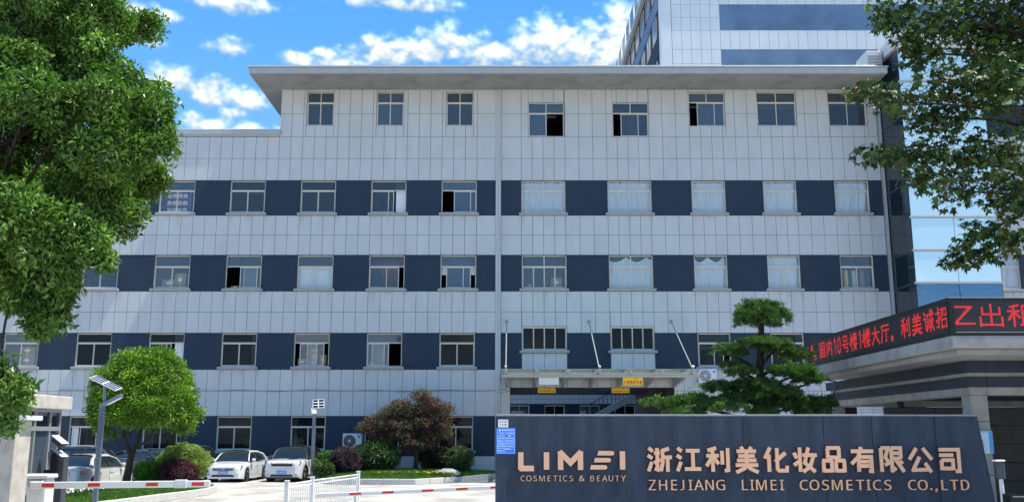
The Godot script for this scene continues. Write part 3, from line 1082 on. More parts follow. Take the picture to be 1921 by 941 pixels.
# ---------------------------------------------------------------- lettering
func make_glyphs() -> void:
	# strokes on a 100 x 100 square, y down; strokes are parted by "/", points by spaces
	var water := "8,8 24,20/4,34 22,46/20,58 6,92"
	var tree := "4,30 40,30/22,6 22,94/20,34 4,66/25,38 38,54"
	var speech := "10,8 20,20/4,36 20,36 20,84 32,74"
	var grain := "40,6 10,14/4,32 46,32/26,12 26,94/24,36 4,68/28,38 44,56"
	glyphs["浙"] = water + "/28,26 52,26/41,8 41,86 30,82/28,62 54,50/88,10 62,18 62,60 54,92/62,42 98,42/81,42 81,94"
	glyphs["江"] = water + "/40,18 94,18/67,18 67,84/34,84 98,84"
	glyphs["利"] = "46,8 12,18/6,36 56,36/31,14 31,94/29,40 6,74/33,40 54,66/68,18 68,68/90,8 90,88 76,90"
	glyphs["美"] = "30,4 38,18/70,4 62,18/12,20 88,20/50,20 50,68/18,37 82,37/12,53 88,53/6,70 94,70/50,70 40,82 8,96/52,70 62,82 94,96"
	glyphs["化"] = "30,6 8,46/24,32 24,94/90,26 48,58/56,8 56,84 62,90 92,90 94,72"
	glyphs["妆"] = "10,26 20,46/32,6 32,94/8,70 32,54/66,6 50,62 90,94/86,34 70,76 42,94/42,34 98,34"
	glyphs["品"] = "28,8 28,46/23,8 77,8/72,8 72,46/28,42 72,42/10,54 10,96/5,54 47,54/42,54 42,96/10,90 42,90/58,54 58,96/53,54 95,54/90,54 90,96/58,90 90,90"
	glyphs["有"] = "6,20 94,20/46,4 34,40 6,66/34,40 34,94/34,40 84,40 84,92 72,92/34,57 84,57/34,73 84,73"
	glyphs["限"] = "10,8 10,94/10,8 38,8 26,40 38,62 22,70/50,8 86,8 86,46/50,27 86,27/50,46 86,46/50,8 50,90 66,80/62,46 96,94/92,56 76,68"
	glyphs["公"] = "36,8 6,50/60,8 94,50/46,40 18,88 80,86/66,62 88,96"
	glyphs["司"] = "10,14 86,14 86,92 70,92/10,34 66,34/18,52 18,88/18,52 62,52 62,88/18,82 62,82"
	glyphs["谈"] = speech + "/66,6 62,30 40,48/66,28 88,46/48,14 52,26/86,12 78,26/66,52 60,76 38,96/64,74 94,96/46,60 50,72/88,58 80,70"
	glyphs["园"] = "10,8 10,94/10,8 90,8 90,94/10,90 90,90/32,28 68,28/24,46 76,46/42,46 40,64 26,78/58,46 58,72 76,72"
	glyphs["内"] = "12,24 12,94/12,24 88,24 88,90 76,90/50,6 50,40 28,72/52,42 74,66"
	glyphs["1"] = "56,6 56,94/34,22 56,6"
	glyphs["0"] = "50,6 22,22 22,78 50,94 80,78 80,22 50,6"
	glyphs["7"] = "28,10 72,10 44,92"
	glyphs["9"] = "68,44 50,52 32,38 34,16 50,8 66,16 68,44 60,78 38,92"
	glyphs["号"] = "28,8 28,36/28,8 72,8 72,36/28,34 72,34/6,52 94,52/36,52 30,70 78,70 76,92 60,92"
	glyphs["楼"] = tree + "/68,4 68,46/44,26 96,26/50,8 58,20/88,8 78,20/66,28 46,48/70,28 92,46/64,50 54,74 88,94/82,58 72,82 44,96/44,66 96,66"
	glyphs["大"] = "6,34 94,34/50,6 46,48 8,94/52,38 66,66 94,94"
	glyphs["厅"] = "14,12 94,12/16,12 16,60 6,94/32,36 94,36/64,36 64,90 50,88"
	glyphs["。"] = "10,74 26,74 26,92 10,92 10,74"
	glyphs["诚"] = speech + "/36,24 94,24/40,24 40,64 32,94/40,46 58,46 58,74 50,74/68,6 72,56 94,92/90,40 60,92/80,6 88,16"
	glyphs["招"] = "4,28 40,28/24,6 24,88 12,84/4,62 42,50/48,12 92,12 90,42 78,42/68,12 62,32 46,46/52,56 52,94/52,56 90,56 90,94/52,90 90,90"
	glyphs["之"] = "6,12 88,12/84,12 14,84/6,84 94,84"
	glyphs["出"] = "50,4 50,90/18,16 18,46/18,46 82,46/82,16 82,46/8,58 8,92/8,90 92,90/92,58 92,92"
	glyphs["租"] = grain + "/58,10 58,88/58,10 88,10 88,88/58,36 88,36/58,62 88,62/48,88 98,88"
	glyphs["型"] = "8,12 56,12/4,32 58,32/22,12 20,34 6,52/44,12 44,52/68,14 68,42/90,6 90,52 80,52/20,68 80,68/50,54 50,92/4,92 96,92"
	glyphs["货"] = "28,4 6,34/20,20 20,46/82,8 48,32/54,6 54,38 90,40 92,30/22,50 22,80/22,50 78,50 78,80/50,58 44,78 10,96/58,80 90,96"
	glyphs["柜"] = tree + "/52,10 52,90/52,10 94,10/52,90 96,90/52,36 88,36 88,64 52,64"
	glyphs["车"] = "10,20 88,20/42,4 24,48/24,48 84,48/54,32 54,96/4,70 96,70"
	glyphs["道"] = "36,4 44,14/72,4 64,14/28,20 94,20/58,20 54,32/40,32 40,82/40,32 82,32 82,82/40,48 82,48/40,64 82,64/40,80 82,80/8,10 18,22/4,40 18,40 18,78 6,90/14,80 34,94 96,94"
	# the word mark, its letters as wide shapes
	glyphs["L"] = "8,4 8,96/0,90 92,90"
	glyphs["I"] = "50,4 50,96"
	glyphs["M"] = "8,98 8,4/4,6 50,62 96,6/92,4 92,98"

func strokes(ch: String) -> Array:
	var out := []
	for s in (glyphs[ch] as String).split("/"):
		var line := PackedVector2Array()
		for p in (s as String).split(" ", false):
			var xy: PackedStringArray = (p as String).split(",")
			line.append(Vector2(float(xy[0]), float(xy[1])))
		out.append(line)
	return out

func glyph_mesh(ch: String, w: float, h: float, thick: float, depth: float) -> Array:
	# a raised character: [front faces, returns]; its square stands on the origin
	var b := MB.new()
	var e := MB.new()
	var i := 0
	for s in strokes(ch):
		var line := PackedVector2Array()
		for p in s:
			line.append(Vector2(p.x / 100.0 * w, (1.0 - p.y / 100.0) * h))
		for poly in Geometry2D.offset_polyline(line, thick / 2.0, Geometry2D.JOIN_MITER, Geometry2D.END_BUTT):
			if Geometry2D.is_polygon_clockwise(poly) and poly.size() > 40:
				continue
			var z := depth + 0.0013 * i
			b.prism(poly, z - 0.012, z)
			e.prism(poly, 0.0, z - 0.0125)
		i += 1
	return [b.mesh(), e.mesh()]

func raster(im: Image, ch: String, x: float, y: float, w: float, h: float, thick: float, col: Color) -> void:
	for s in strokes(ch):
		for i in s.size() - 1:
			var a := Vector2(x + s[i].x / 100.0 * w, y + s[i].y / 100.0 * h)
			var b := Vector2(x + s[i + 1].x / 100.0 * w, y + s[i + 1].y / 100.0 * h)
			var n := int(a.distance_to(b) / maxf(0.5, thick * 0.3)) + 1
			for k in n + 1:
				var p := a.lerp(b, float(k) / n)
				im.fill_rect(Rect2i(int(p.x - thick / 2), int(p.y - thick / 2), maxi(1, int(thick)), maxi(1, int(thick))), col)

func print_mat(im: Image, rough := 0.5) -> StandardMaterial3D:
	var m := StandardMaterial3D.new()
	m.albedo_texture = ImageTexture.create_from_image(im)
	m.roughness = rough
	m.texture_repeat = false
	return m

func led_text(text: String, cols: int, rows: int, start: float, step: float, narrow: Dictionary) -> StandardMaterial3D:
	# a dot matrix: every lit dot is a small square
	var dot := 6
	var mask := Image.create(cols, rows, false, Image.FORMAT_L8)
	var x := start
	for ch in text:
		var w: float = step * float(narrow.get(ch, 1.0))
		if glyphs.has(ch):
			raster(mask, ch, x, rows * 0.12, w * 0.88, rows * 0.74, 2.0, Color.WHITE)
		x += w
	var im := Image.create(cols * dot, rows * dot, false, Image.FORMAT_RGB8)
	im.fill(Color(0, 0, 0))
	for i in cols:
		for j in rows:
			if mask.get_pixel(i, j).r > 0.5:
				im.fill_rect(Rect2i(i * dot, j * dot + 1, dot - 1, dot - 2), Color(1.0, 0.12, 0.10))
	var base := Image.create(cols * dot, rows * dot, false, Image.FORMAT_RGB8)
	base.fill(srgb(0.018, 0.018, 0.020))
	for j in rows:
		base.fill_rect(Rect2i(0, j * dot, cols * dot, 1), srgb(0.008, 0.008, 0.01))
	var m := print_mat(base, 0.45)
	m.emission_enabled = true
	m.emission_operator = BaseMaterial3D.EMISSION_OP_MULTIPLY
	m.emission = Color.WHITE
	m.emission_texture = ImageTexture.create_from_image(im)
	m.emission_energy_multiplier = 0.5
	return m

# ---------------------------------------------------------------- gatehouse
func build_gatehouse() -> void:
	var t := thing("gatehouse", "grey gatehouse with stepped canopy roof, blue beams and red message display", "gatehouse")
	var x0 := 7.93
	var z0 := -17.0
	var zb := -25.2
	var x2 := 24.0
	# roof edge: two light steps under the display, then the soffit
	boxobj("roof_edge", V(x0 - 0.02, 3.80, zb - 0.25), V(x2, 4.03, z0 + 0.02), M.gate_stone, t, 0.015)
	boxobj("roof_edge", V(x0 + 0.13, 3.695, zb - 0.1), V(x2, 3.798, z0 - 0.13), M.gate_stone, t, 0.01)
	boxobj("roof", V(x0 + 0.3, 4.031, zb + 0.3), V(x2, 4.6, z0 - 0.3), M.plaster, t)
	# beams
	for s in [[3.47, 3.694, 0.05, "band"], [3.38, 3.468, 0.0, "beam"], [3.19, 3.378, 0.05, "band"], [3.03, 3.188, 0.0, "beam"]]:
		var p: float = s[2]
		var m: Material = M.gate_band if s[3] == "band" else M.gate_stone
		boxobj(s[3], V(8.92 - p, s[0], -26.7 - p * 5.0), V(9.26, s[1], -18.6 + p), m, t, 0.008)
		boxobj(s[3], V(9.262, s[0], -18.96), V(x2, s[1], -18.6 + p), m, t, 0.008)
		boxobj(s[3], V(9.262, s[0], -26.96), V(x2, s[1], -26.6), m, t, 0.008)
	for c in [[8.92, -18.96], [8.92, -26.96], [13.6, -18.96]]:
		for k in 6:
			boxobj("column_block", V(c[0], 0.005 + 0.505 * k, c[1]), V(c[0] + 0.34, 0.5 + 0.505 * k, c[1] + 0.36), M.gate_stone, t, 0.006)
	# dark recess beside the far column and the panelled back wall
	boxobj("door", V(9.27, 0, -26.75), V(9.62, 3.02, -26.7), M.black, t)
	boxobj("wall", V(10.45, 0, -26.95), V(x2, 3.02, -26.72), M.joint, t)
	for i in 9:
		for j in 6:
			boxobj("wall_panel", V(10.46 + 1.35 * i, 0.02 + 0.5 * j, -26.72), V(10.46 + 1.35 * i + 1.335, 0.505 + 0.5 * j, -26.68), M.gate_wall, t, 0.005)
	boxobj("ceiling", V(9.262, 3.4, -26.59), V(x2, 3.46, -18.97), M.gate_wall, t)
	# cable that droops from the roof edge
	var b := MB.new()
	b.tube([V(8.0, 3.72, -25.0), V(8.3, 3.69, -25.15), V(8.62, 3.66, -25.4), V(8.8, 3.5, -25.9), V(8.86, 3.3, -26.4)], [0.02, 0.02, 0.02, 0.02, 0.02], 6)
	obj("cable", b, M.black, t)
	# the display on the roof edge: a frame with a screen to each side
	var d := thing("message_display", "black dot matrix display with red Chinese characters on the gatehouse roof edge", "display")
	b = MB.new()
	b.box(V(x0, 4.032, zb), V(x0 + 0.25, 4.71, z0 - 0.25))
	b.box(V(x0 + 0.0, 4.032, z0 - 0.249), V(x2, 4.71, z0))
	obj("casing", b, M.black, d)
	b = MB.new()
	for y in [4.035, 4.66]:
		b.box(V(x0 - 0.025, y, zb - 0.02), V(x0 - 0.001, y + 0.055, z0 + 0.02), 0.006)
		b.box(V(x0 - 0.025, y, z0 + 0.001), V(x2, y + 0.055, z0 + 0.025), 0.006)
	b.box(V(x0 - 0.026, 4.036, z0 - 0.10), V(x0 - 0.0005, 4.714, z0 + 0.022), 0.006)
	b.box(V(x0 - 0.024, 4.036, z0 + 0.0005), V(x0 + 0.07, 4.714, z0 + 0.026), 0.006)
	b.box(V(x0 - 0.026, 4.036, zb - 0.021), V(x0 - 0.0005, 4.714, zb + 0.08), 0.006)
	obj("frame", b, M.black, d)
	b = MB.new()
	b.uvquad(V(x0 - 0.006, 4.66, zb + 0.08), V(x0 - 0.006, 4.66, z0 - 0.10), V(x0 - 0.006, 4.09, z0 - 0.10), V(x0 - 0.006, 4.09, zb + 0.08), V(-1, 0, 0))
	obj("screen", b, led_text("谈。园内10号楼1楼大厅。 利美诚招", 330, 30, -8.0, 22.2, {"1": 0.5, "0": 0.66, "。": 0.72, " ": 0.25}), d)
	b = MB.new()
	b.uvquad(V(x0 + 0.07, 4.66, z0 + 0.006), V(x0 + 4.0, 4.66, z0 + 0.006), V(x0 + 4.0, 4.09, z0 + 0.006), V(x0 + 0.07, 4.09, z0 + 0.006), V(0, 0, 1))
	obj("screen", b, led_text("之出租", 200, 30, -2.0, 27.2, {"之": 0.9}), d)
	# camera under the roof edge at the far end
	var c := thing("roof_edge_camera", "small white camera fixed under the far end of the gatehouse roof edge", "camera", V(7.85, 3.86, -25.6))
	b = MB.new()
	b.box(V(-0.36, -0.06, -0.08), V(0.02, 0.09, 0.08), 0.02)
	obj("body", b, M.white_paint, c)
	b = MB.new()
	b.cyl(V(-0.2, -0.18, 0), V(-0.2, -0.06, 0), 0.07, 0.05, 10)
	b.box(V(0.02, -0.03, -0.03), V(0.12, 0.03, 0.03))
	obj("bracket", b, M.white_paint, c)
	c = thing("dome_camera", "dark dome camera hanging under the gatehouse side beam", "camera", V(9.1, 3.03, -22.4))
	b = MB.new()
	b.lathe([Vector2(0.06, 0), Vector2(0.085, -0.03), Vector2(0.085, -0.09), Vector2(0.05, -0.15), Vector2(0, -0.17)], Vector3.ZERO, 12)
	obj("dome", b, M.black, c)
	# notice on the corner column
	var im := Image.create(96, 140, false, Image.FORMAT_RGB8)
	im.fill(srgb(0.62, 0.72, 0.86))
	im.fill_rect(Rect2i(72, 0, 24, 140), srgb(0.05, 0.36, 0.75))
	im.fill_rect(Rect2i(0, 0, 72, 10), srgb(0.30, 0.52, 0.82))
	for k in 5:
		im.fill_rect(Rect2i(28 + (k % 2) * 6, 56 + k * 13, 7, 7), srgb(0.1, 0.13, 0.2))
	for k in 14:
		im.fill_rect(Rect2i(8, 18 + k * 8, 12 + (k * 7) % 9, 2), srgb(0.42, 0.52, 0.7))
	var nb := thing("wall_notice", "pale blue and white notice fixed on the gatehouse corner column", "notice", V(9.12, 1.92, -18.565))
	b = MB.new()
	b.box(V(-0.15, 0, -0.03), V(0.15, 0.43, -0.001))
	obj("board", b, M.white_paint, nb)
	b = MB.new()
	b.uvquad(V(-0.145, 0.425, 0.001), V(0.145, 0.425, 0.001), V(0.145, 0.005, 0.001), V(-0.145, 0.005, 0.001), V(0, 0, 1))
	obj("print", b, print_mat(im), nb)
	# reader post and cabinet by the pedestrian lane
	var p := thing("reader_post", "black reader head on a slim white post beside the company sign", "reader post", V(8.04, 0, -16.0))
	b = MB.new()
	b.cyl(V(0.03, 0, 0), V(0.02, 1.62, 0), 0.035, 0.035, 12)
	obj("post", b, M.white_paint, p)
	b = MB.new()
	b.box(V(-0.06, 1.56, -0.06), V(0.09, 1.84, 0.05), 0.02)
	obj("head", b, M.dark_steel, p)
	b = MB.new()
	b.box(V(-0.07, 1.841, -0.07), V(0.095, 1.87, 0.055), 0.008)
	obj("cap", b, M.white_paint, p)
	p = thing("turnstile_cabinet", "low black and white turnstile cabinet at the corner by the gatehouse", "cabinet", V(8.5, 0, -15.6))
	b = MB.new()
	b.prism(PackedVector2Array([Vector2(-0.5, 0), Vector2(0.9, 0), Vector2(0.9, 1.2), Vector2(-0.02, 1.3), Vector2(-0.5, 1.34)]), -0.28, -0.02)
	obj("body", b, M.black, p)
	b = MB.new()
	b.prism(PackedVector2Array([Vector2(-0.16, 1.0), Vector2(0.9, 0.7), Vector2(0.9, 1.24), Vector2(-0.09, 1.33), Vector2(-0.14, 1.28)]), -0.019, 0.06)
	obj("cover", b, M.white_paint, p)
	b = MB.new()
	b.box(V(-0.47, 1.30, -0.019), V(-0.2, 1.31, -0.012))
	obj("slot", b, M.steel, p)
	boxobj("label", V(0.0, 1.12, 0.0601), V(0.14, 1.22, 0.063), M.card, p)

# ---------------------------------------------------------------- left side: booth and pillar
func build_booth_and_pillar() -> void:
	var t := thing("gate_booth", "guard booth with raw concrete slab roof and aluminium framed window", "booth")
	boxobj("roof_slab", V(-14.2, 2.87, -23.95), V(-11.0, 3.19, -20.4), M.concrete, t, 0.02)
	boxobj("wall", V(-14.0, 0, -23.75), V(-11.2, 1.22, -20.6), M.white_dirty, t)
	boxobj("wall", V(-14.0, 1.221, -23.75), V(-13.8, 2.86, -20.6), M.white_dirty, t)
	boxobj("wall", V(-13.799, 1.221, -20.8), V(-11.2, 2.86, -20.6), M.white_dirty, t)
	boxobj("back_wall", V(-13.799, 1.221, -23.75), V(-12.6, 2.86, -23.6), M.white_dirty, t)
	var b := MB.new()
	for zz in [-23.74, -23.24, -22.5, -21.4, -20.72]:
		b.box(V(-11.24, 1.221, zz), V(-11.15, 2.86, zz + 0.07))
	b.box(V(-11.24, 1.221, -23.67), V(-11.16, 1.29, -20.73))
	b.box(V(-11.24, 2.36, -23.67), V(-11.13, 2.46, -20.73))
	b.box(V(-11.24, 2.80, -23.67), V(-11.16, 2.86, -20.73))
	var f := obj("window", b, M.steel, t)
	for k in [[-23.67, -23.24], [-23.17, -22.5], [-22.43, -21.4], [-21.33, -20.72]]:
		boxobj("pane", V(-11.2, 1.29, k[0]), V(-11.19, 2.36, k[1]), M.pane, f)
		boxobj("pane", V(-11.2, 2.46, k[0]), V(-11.19, 2.8, k[1]), M.pane_low, f)
	b = MB.new()
	for k in 24:
		b.box(V(-11.33, 1.32 + 0.043 * k, -23.2), V(-11.30, 1.345 + 0.043 * k, -22.6))
	obj("blind", b, M.white_paint, t)
	b = MB.new()
	b.cyl(V(-11.3, 3.19, -22.6), V(-11.3, 3.28, -22.6), 0.05, 0.05, 8)
	b.cyl(V(-11.3, 3.28, -22.6), V(-11.3, 3.31, -22.6), 0.06, 0.04, 8)
	obj("vent", b, M.white_paint, t)
	# louvred grey skirt below the window
	for k in 9:
		boxobj("louvre", V(-11.2, 0.1 + 0.11 * k, -23.5), V(-11.14, 0.18 + 0.11 * k, -22.6), M.steel, t)
	var p := thing("gate_pillar", "weathered concrete gate pillar with a small white capping ledge", "pillar", V(-11.1, 0, -19.9))
	b = MB.new()
	b.box(V(-1.0, 0, -0.32), V(1.0, 2.56, 0.3), 0.02)
	obj("shaft", b, M.concrete, p)
	b = MB.new()
	b.box(V(0.55, 2.562, -0.45), V(1.15, 2.66, 0.2), 0.012)
	obj("cap", b, M.white_dirty, p)

# ---------------------------------------------------------------- planted beds
func bed(called: String, poly: PackedVector2Array, rise: float, lab: String) -> Node3D:
	# kerb stones round a turf mound; poly is (x, z)
	var host := thing(called, lab, "planting bed")
	var n := poly.size()
	var kerb_w := 0.14
	var inner: PackedVector2Array = Geometry2D.offset_polygon(poly, -kerb_w)[0]
	var b := MB.new()
	var mid := Vector2.ZERO
	for p in inner: mid += p / inner.size()
	var rings := []
	for s in 7:
		var line := []
		for i in inner.size():
			for k in 4:
				var q := inner[i].lerp(inner[(i + 1) % inner.size()], k / 4.0)
				var w := mid.lerp(q, 1.0 - s / 6.0)
				line.append(V(w.x, 0.22 + rise * (1.0 - pow(1.0 - s / 6.0, 2.0)), w.y))
		rings.append(line)
	b.grid(rings, V(mid.x, -30, mid.y), true)
	obj("turf", b, M.turf, host)
	for i in n:
		var a := poly[i]
		var c := poly[(i + 1) % n]
		var count := maxi(1, int(a.distance_to(c) / 0.75))
		for k in count:
			var p := a.lerp(c, float(k) / count)
			var q := a.lerp(c, float(k + 1) / count)
			var L := p.distance_to(q) - 0.012
			var key := "kerb %.2f" % L
			if not box_cache.has(key):
				var kb := MB.new()
				kb.box(V(-L / 2, 0, -kerb_w), V(L / 2, 0.26, 0), 0.02)
				box_cache[key] = kb.mesh()
			var o := put_mesh("kerb_stone", box_cache[key], M.kerb, host)
			var m := (p + q) / 2.0
			o.position = V(m.x, rng.randf_range(-0.008, 0.006), m.y)
			var dir := (q - p).normalized()
			# local +x along the edge, local -z into the bed
			var inward := Vector2(-dir.y, dir.x)
			if (mid - m).dot(inward) < 0: inward = -inward
			o.basis = Basis(V(dir.x, 0, dir.y), Vector3.UP, V(-inward.x, 0, -inward.y)) if V(dir.x, 0, dir.y).cross(Vector3.UP).dot(V(-inward.x, 0, -inward.y)) > 0 else Basis(V(-dir.x, 0, -dir.y), Vector3.UP, V(-inward.x, 0, -inward.y))
	return host

var front_bed := PackedVector2Array([Vector2(-12.75, -28.0), Vector2(-11.5, -36.9), Vector2(-11.75, -38.8), Vector2(-12.6, -39.9), Vector2(-15.0, -40.2), Vector2(-15.25, -34.0), Vector2(-15.7, -28.0)])
var back_bed := PackedVector2Array([Vector2(-9.35, -51.7), Vector2(-9.2, -45.6), Vector2(-8.2, -44.4), Vector2(-4.4, -44.2), Vector2(-2.6, -46.4), Vector2(-1.0, -49.9), Vector2(-0.7, -51.7)])

func build_beds() -> void:
	bed("lawn_bed", front_bed, 0.16, "kerbed lawn bed with the round tree behind the raised barrier arm")
	bed("shrub_bed", back_bed, 0.28, "kerbed shrub bed against the factory wall under the red maple")

# ---------------------------------------------------------------- company sign
func letter_text(ch: String, size: float, depth: float) -> TextMesh:
	var tm := TextMesh.new()
	tm.text = ch
	tm.font = sans
	tm.font_size = 64
	tm.pixel_size = size / 64.0 / 0.72
	tm.depth = depth
	tm.curve_step = 1.5
	return tm

var sans := SystemFont.new()

func build_sign_wall() -> void:
	sans.font_names = PackedStringArray(["Droid Sans"])
	var zf := -18.0
	var t := thing("company_sign_wall", "dark slate company sign wall with raised copper pink lettering", "sign wall", V(4.3, 0, zf))
	var xl := -0.31 - 4.3
	# slabs of slate with thin pale joints; the last one is cut to a slope
	var xs := [xl, -2.19, 0.02, 1.53, 2.44, 3.62]
	var b := MB.new()
	b.prism(PackedVector2Array([Vector2(xl + 0.01, 0), Vector2(4.73, 0), Vector2(4.41, 2.6), Vector2(xl + 0.01, 2.6)]), -0.5, -0.035)
	obj("core", b, M.joint_fill, t)
	for k in xs.size():
		var a: float = xs[k] + (0.005 if k else 0.0)
		b = MB.new()
		if k < xs.size() - 1:
			var c: float = xs[k + 1] - 0.005
			b.box(V(a, 0.0, -0.034), V(c, 2.615, 0.0))
		else:
			b.prism(PackedVector2Array([Vector2(a, 0), Vector2(4.76, 0), Vector2(4.43, 2.615), Vector2(a, 2.615)]), -0.034, 0.0)
		obj("slate_slab", b, M.slate, t)
	b = MB.new()
	b.prism(PackedVector2Array([Vector2(4.735, 0), Vector2(4.765, 0), Vector2(4.435, 2.61), Vector2(4.405, 2.61)]), -0.52, -0.0345)
	obj("slate_slab", b, M.slate, t)
	for k in 8:
		boxobj("coping_slab", V(lerpf(xl, 4.42, k / 8.0), 2.616, -0.52), V(lerpf(xl, 4.42, (k + 1) / 8.0) - 0.006, 2.65, -0.002 + 0.004 * (k % 2)), M.slate_cap, t, 0.006)
	# the eleven large characters
	var word := "浙江利美化妆品有限公司"
	for i in word.length():
		var gm := glyph_mesh(word[i], 0.475, 0.50, 0.068, 0.07)
		var o := put_mesh("character", gm[0], M.copper, t)
		o.position = V(2.50 - 4.3 + 0.538 * i, 1.575, 0.001)
		var r := put_mesh("return", gm[1], M.copper_edge, o)
		r.position.z = 0.0
	# word mark
	var lx := [[0.14, "L", 0.29, 0.34], [0.58, "I", 0.12, 0.34], [0.865, "M", 0.44, 0.36], [1.99, "I", 0.12, 0.36]]
	for s in lx:
		var gm2 := glyph_mesh(s[1], s[2], s[3], 0.10, 0.07)
		var o2 := put_mesh("character", gm2[0], M.copper, t)
		o2.position = V(s[0] - 4.3, 1.63, 0.001)
		put_mesh("return", gm2[1], M.copper_edge, o2)
	var eb := MB.new()
	var ee := MB.new()
	for s in [[1.585, 1.89, 1.90], [1.52, 1.825, 1.775], [1.445, 1.755, 1.645]]:
		var poly := PackedVector2Array([Vector2(s[0], s[2]), Vector2(s[1] - 0.03, s[2])])
		for k in 7:
			var an := -PI / 2 + PI * k / 6.0
			poly.append(Vector2(s[1] - 0.03 + 0.04 * cos(an), s[2] + 0.04 + 0.04 * sin(an)))
		poly.append(Vector2(s[0] + 0.02, s[2] + 0.08))
		for k in poly.size(): poly[k].x -= 4.3
		eb.prism(poly, 0.0585, 0.071)
		ee.prism(poly, 0.001, 0.058)
	var eo := obj("character", eb, M.copper, t)
	obj("return", ee, M.copper_edge, eo)
	# latin lines
	for line in [["COSMETICS & BEAUTY", 0.14, 2.12, 1.435, 0.10, 0.035], ["ZHEJIANG  LIMEI  COSMETICS  CO.,LTD", 2.49, 8.47, 1.275, 0.185, 0.045]]:
		var str: String = line[0]
		# advance widths so that the line fills its length
		var adv := []
		var sum := 0.0
		for ch in str:
			var w: float = {"I": 0.55, ".": 0.5, ",": 0.5, " ": 0.62, "M": 1.2, "J": 0.75, "L": 0.88, "&": 1.1}.get(ch, 1.0)
			adv.append(w)
			sum += w
		var unit: float = (line[2] - line[1]) / sum
		var x: float = line[1]
		for i in str.length():
			if str[i] != " ":
				var tm := letter_text(str[i], line[4], line[5])
				var o3 := put_mesh("letter", tm, M.copper, t)
				var bb := tm.get_aabb()
				var dot: bool = str[i] in ".,"
				var ky: float = 1.0 if dot else float(line[4]) / bb.size.y
				o3.scale = V(1.12, ky, 1.0)
				o3.position = V(x + unit * adv[i] / 2.0 - 4.3, line[3] - bb.position.y * ky - (0.035 if str[i] == "," else 0.0), line[5] / 2.0 + 0.012)
			x += unit * adv[i]
	# house number plate
	var im := Image.create(160, 120, false, Image.FORMAT_RGB8)
	im.fill(srgb(0.80, 0.80, 0.78))
	var ink := srgb(0.05, 0.07, 0.12)
	for k in 4:
		raster(im, ["利", "之", "内", "租"][k] if k == 2 else ["型", "大", "内", "道"][k], 22 + 30 * k, 20, 24, 26, 3, ink)
	var q := 26.0
	for ch in "179号":
		raster(im, ch, q, 64, 26, 38, 5, ink)
		q += 28.0
	var hp := thing("house_number_plate", "small white house number plate reading 179 above the blue board", "number plate", V(-0.165, 2.41, zf + 0.002))
	b = MB.new()
	b.box(V(-0.095, 0, 0), V(0.095, 0.145, 0.008))
	obj("plate", b, M.white_paint, hp)
	b = MB.new()
	b.uvquad(V(-0.094, 0.144, 0.0095), V(0.094, 0.144, 0.0095), V(0.094, 0.001, 0.0095), V(-0.094, 0.001, 0.0095), V(0, 0, 1))
	obj("print", b, print_mat(im), hp)
	# blue information board with a table of small print
	im = Image.create(220, 290, false, Image.FORMAT_RGB8)
	var blue := srgb(0.015, 0.20, 0.80)
	var wht := srgb(0.85, 0.90, 0.95)
	im.fill(blue)
	im.fill_rect(Rect2i(8, 8, 204, 3), wht)
	im.fill_rect(Rect2i(8, 279, 204, 3), wht)
	im.fill_rect(Rect2i(8, 8, 3, 274), wht)
	im.fill_rect(Rect2i(209, 8, 3, 274), wht)
	for y in [45, 75, 104, 133, 162, 191, 221]:
		im.fill_rect(Rect2i(8, y, 204, 2), wht)
	im.fill_rect(Rect2i(96, 45, 2, 148), wht)
	im.fill_rect(Rect2i(30, 16, 20, 20), wht)
	var r := RandomNumberGenerator.new()
	r.seed = 5
	for row in [[62, 18, 138, 14], [30, 54, 50, 11], [112, 54, 86, 11], [16, 84, 70, 9], [140, 82, 30, 12], [16, 111, 74, 12], [104, 111, 100, 11], [16, 141, 62, 12], [104, 141, 98, 11], [24, 168, 62, 8], [16, 180, 74, 7], [104, 170, 98, 10], [12, 199, 104, 11], [124, 199, 76, 11], [14, 228, 140, 8], [90, 238, 100, 7], [14, 250, 76, 7], [14, 262, 96, 7]]:
		var xx: int = row[0]
		while xx < row[0] + row[2]:
			var cw := r.randi_range(3, 6)
			im.fill_rect(Rect2i(xx, row[1], cw, row[3]), wht)
			im.fill_rect(Rect2i(xx + 1, row[1] + int(row[3] / 2.0) - 1, maxi(1, cw - 2), 2), blue)
			xx += cw + 2
	var nb := thing("information_board", "bright blue information board with a white table beside the wordmark", "notice board", V(-0.115, 1.925, zf + 0.002))
	b = MB.new()
	b.box(V(-0.18, 0, 0), V(0.18, 0.475, 0.012))
	obj("board", b, M.blue_sign, nb)
	b = MB.new()
	b.uvquad(V(-0.178, 0.473, 0.0135), V(0.178, 0.473, 0.0135), V(0.178, 0.002, 0.0135), V(-0.178, 0.002, 0.0135), V(0, 0, 1))
	obj("print", b, print_mat(im), nb)

# ---------------------------------------------------------------- entrance canopy
func lane_sign(called: String, lab: String, at: Vector3, w: float, h: float) -> void:
	var im := Image.create(256, 110, false, Image.FORMAT_RGB8)
	im.fill(srgb(0.85, 0.60, 0.01))
	var red := srgb(0.70, 0.03, 0.02)
	var x := 12.0
	for ch in "大型货柜车道":
		raster(im, ch, x, 46, 34, 52, 6, red)
		x += 40.0
	for k in 14:
		var an := PI * k / 13.0
		im.fill_rect(Rect2i(int(165 + 24 * cos(an)), int(8 + 20 * sin(an)), 5, 5), red)
	im.fill_rect(Rect2i(158, 4, 18, 12), red)
	var t := thing(called, lab, "lane sign", at)
	var b := MB.new()
	b.box(V(-w / 2, 0, -0.02), V(w / 2, h, 0))
	obj("board", b, M.yellow, t)
	b = MB.new()
	b.uvquad(V(-w / 2, h, 0.002), V(w / 2, h, 0.002), V(w / 2, 0, 0.002), V(-w / 2, 0, 0.002), V(0, 0, 1))
	obj("print", b, print_mat(im), t)

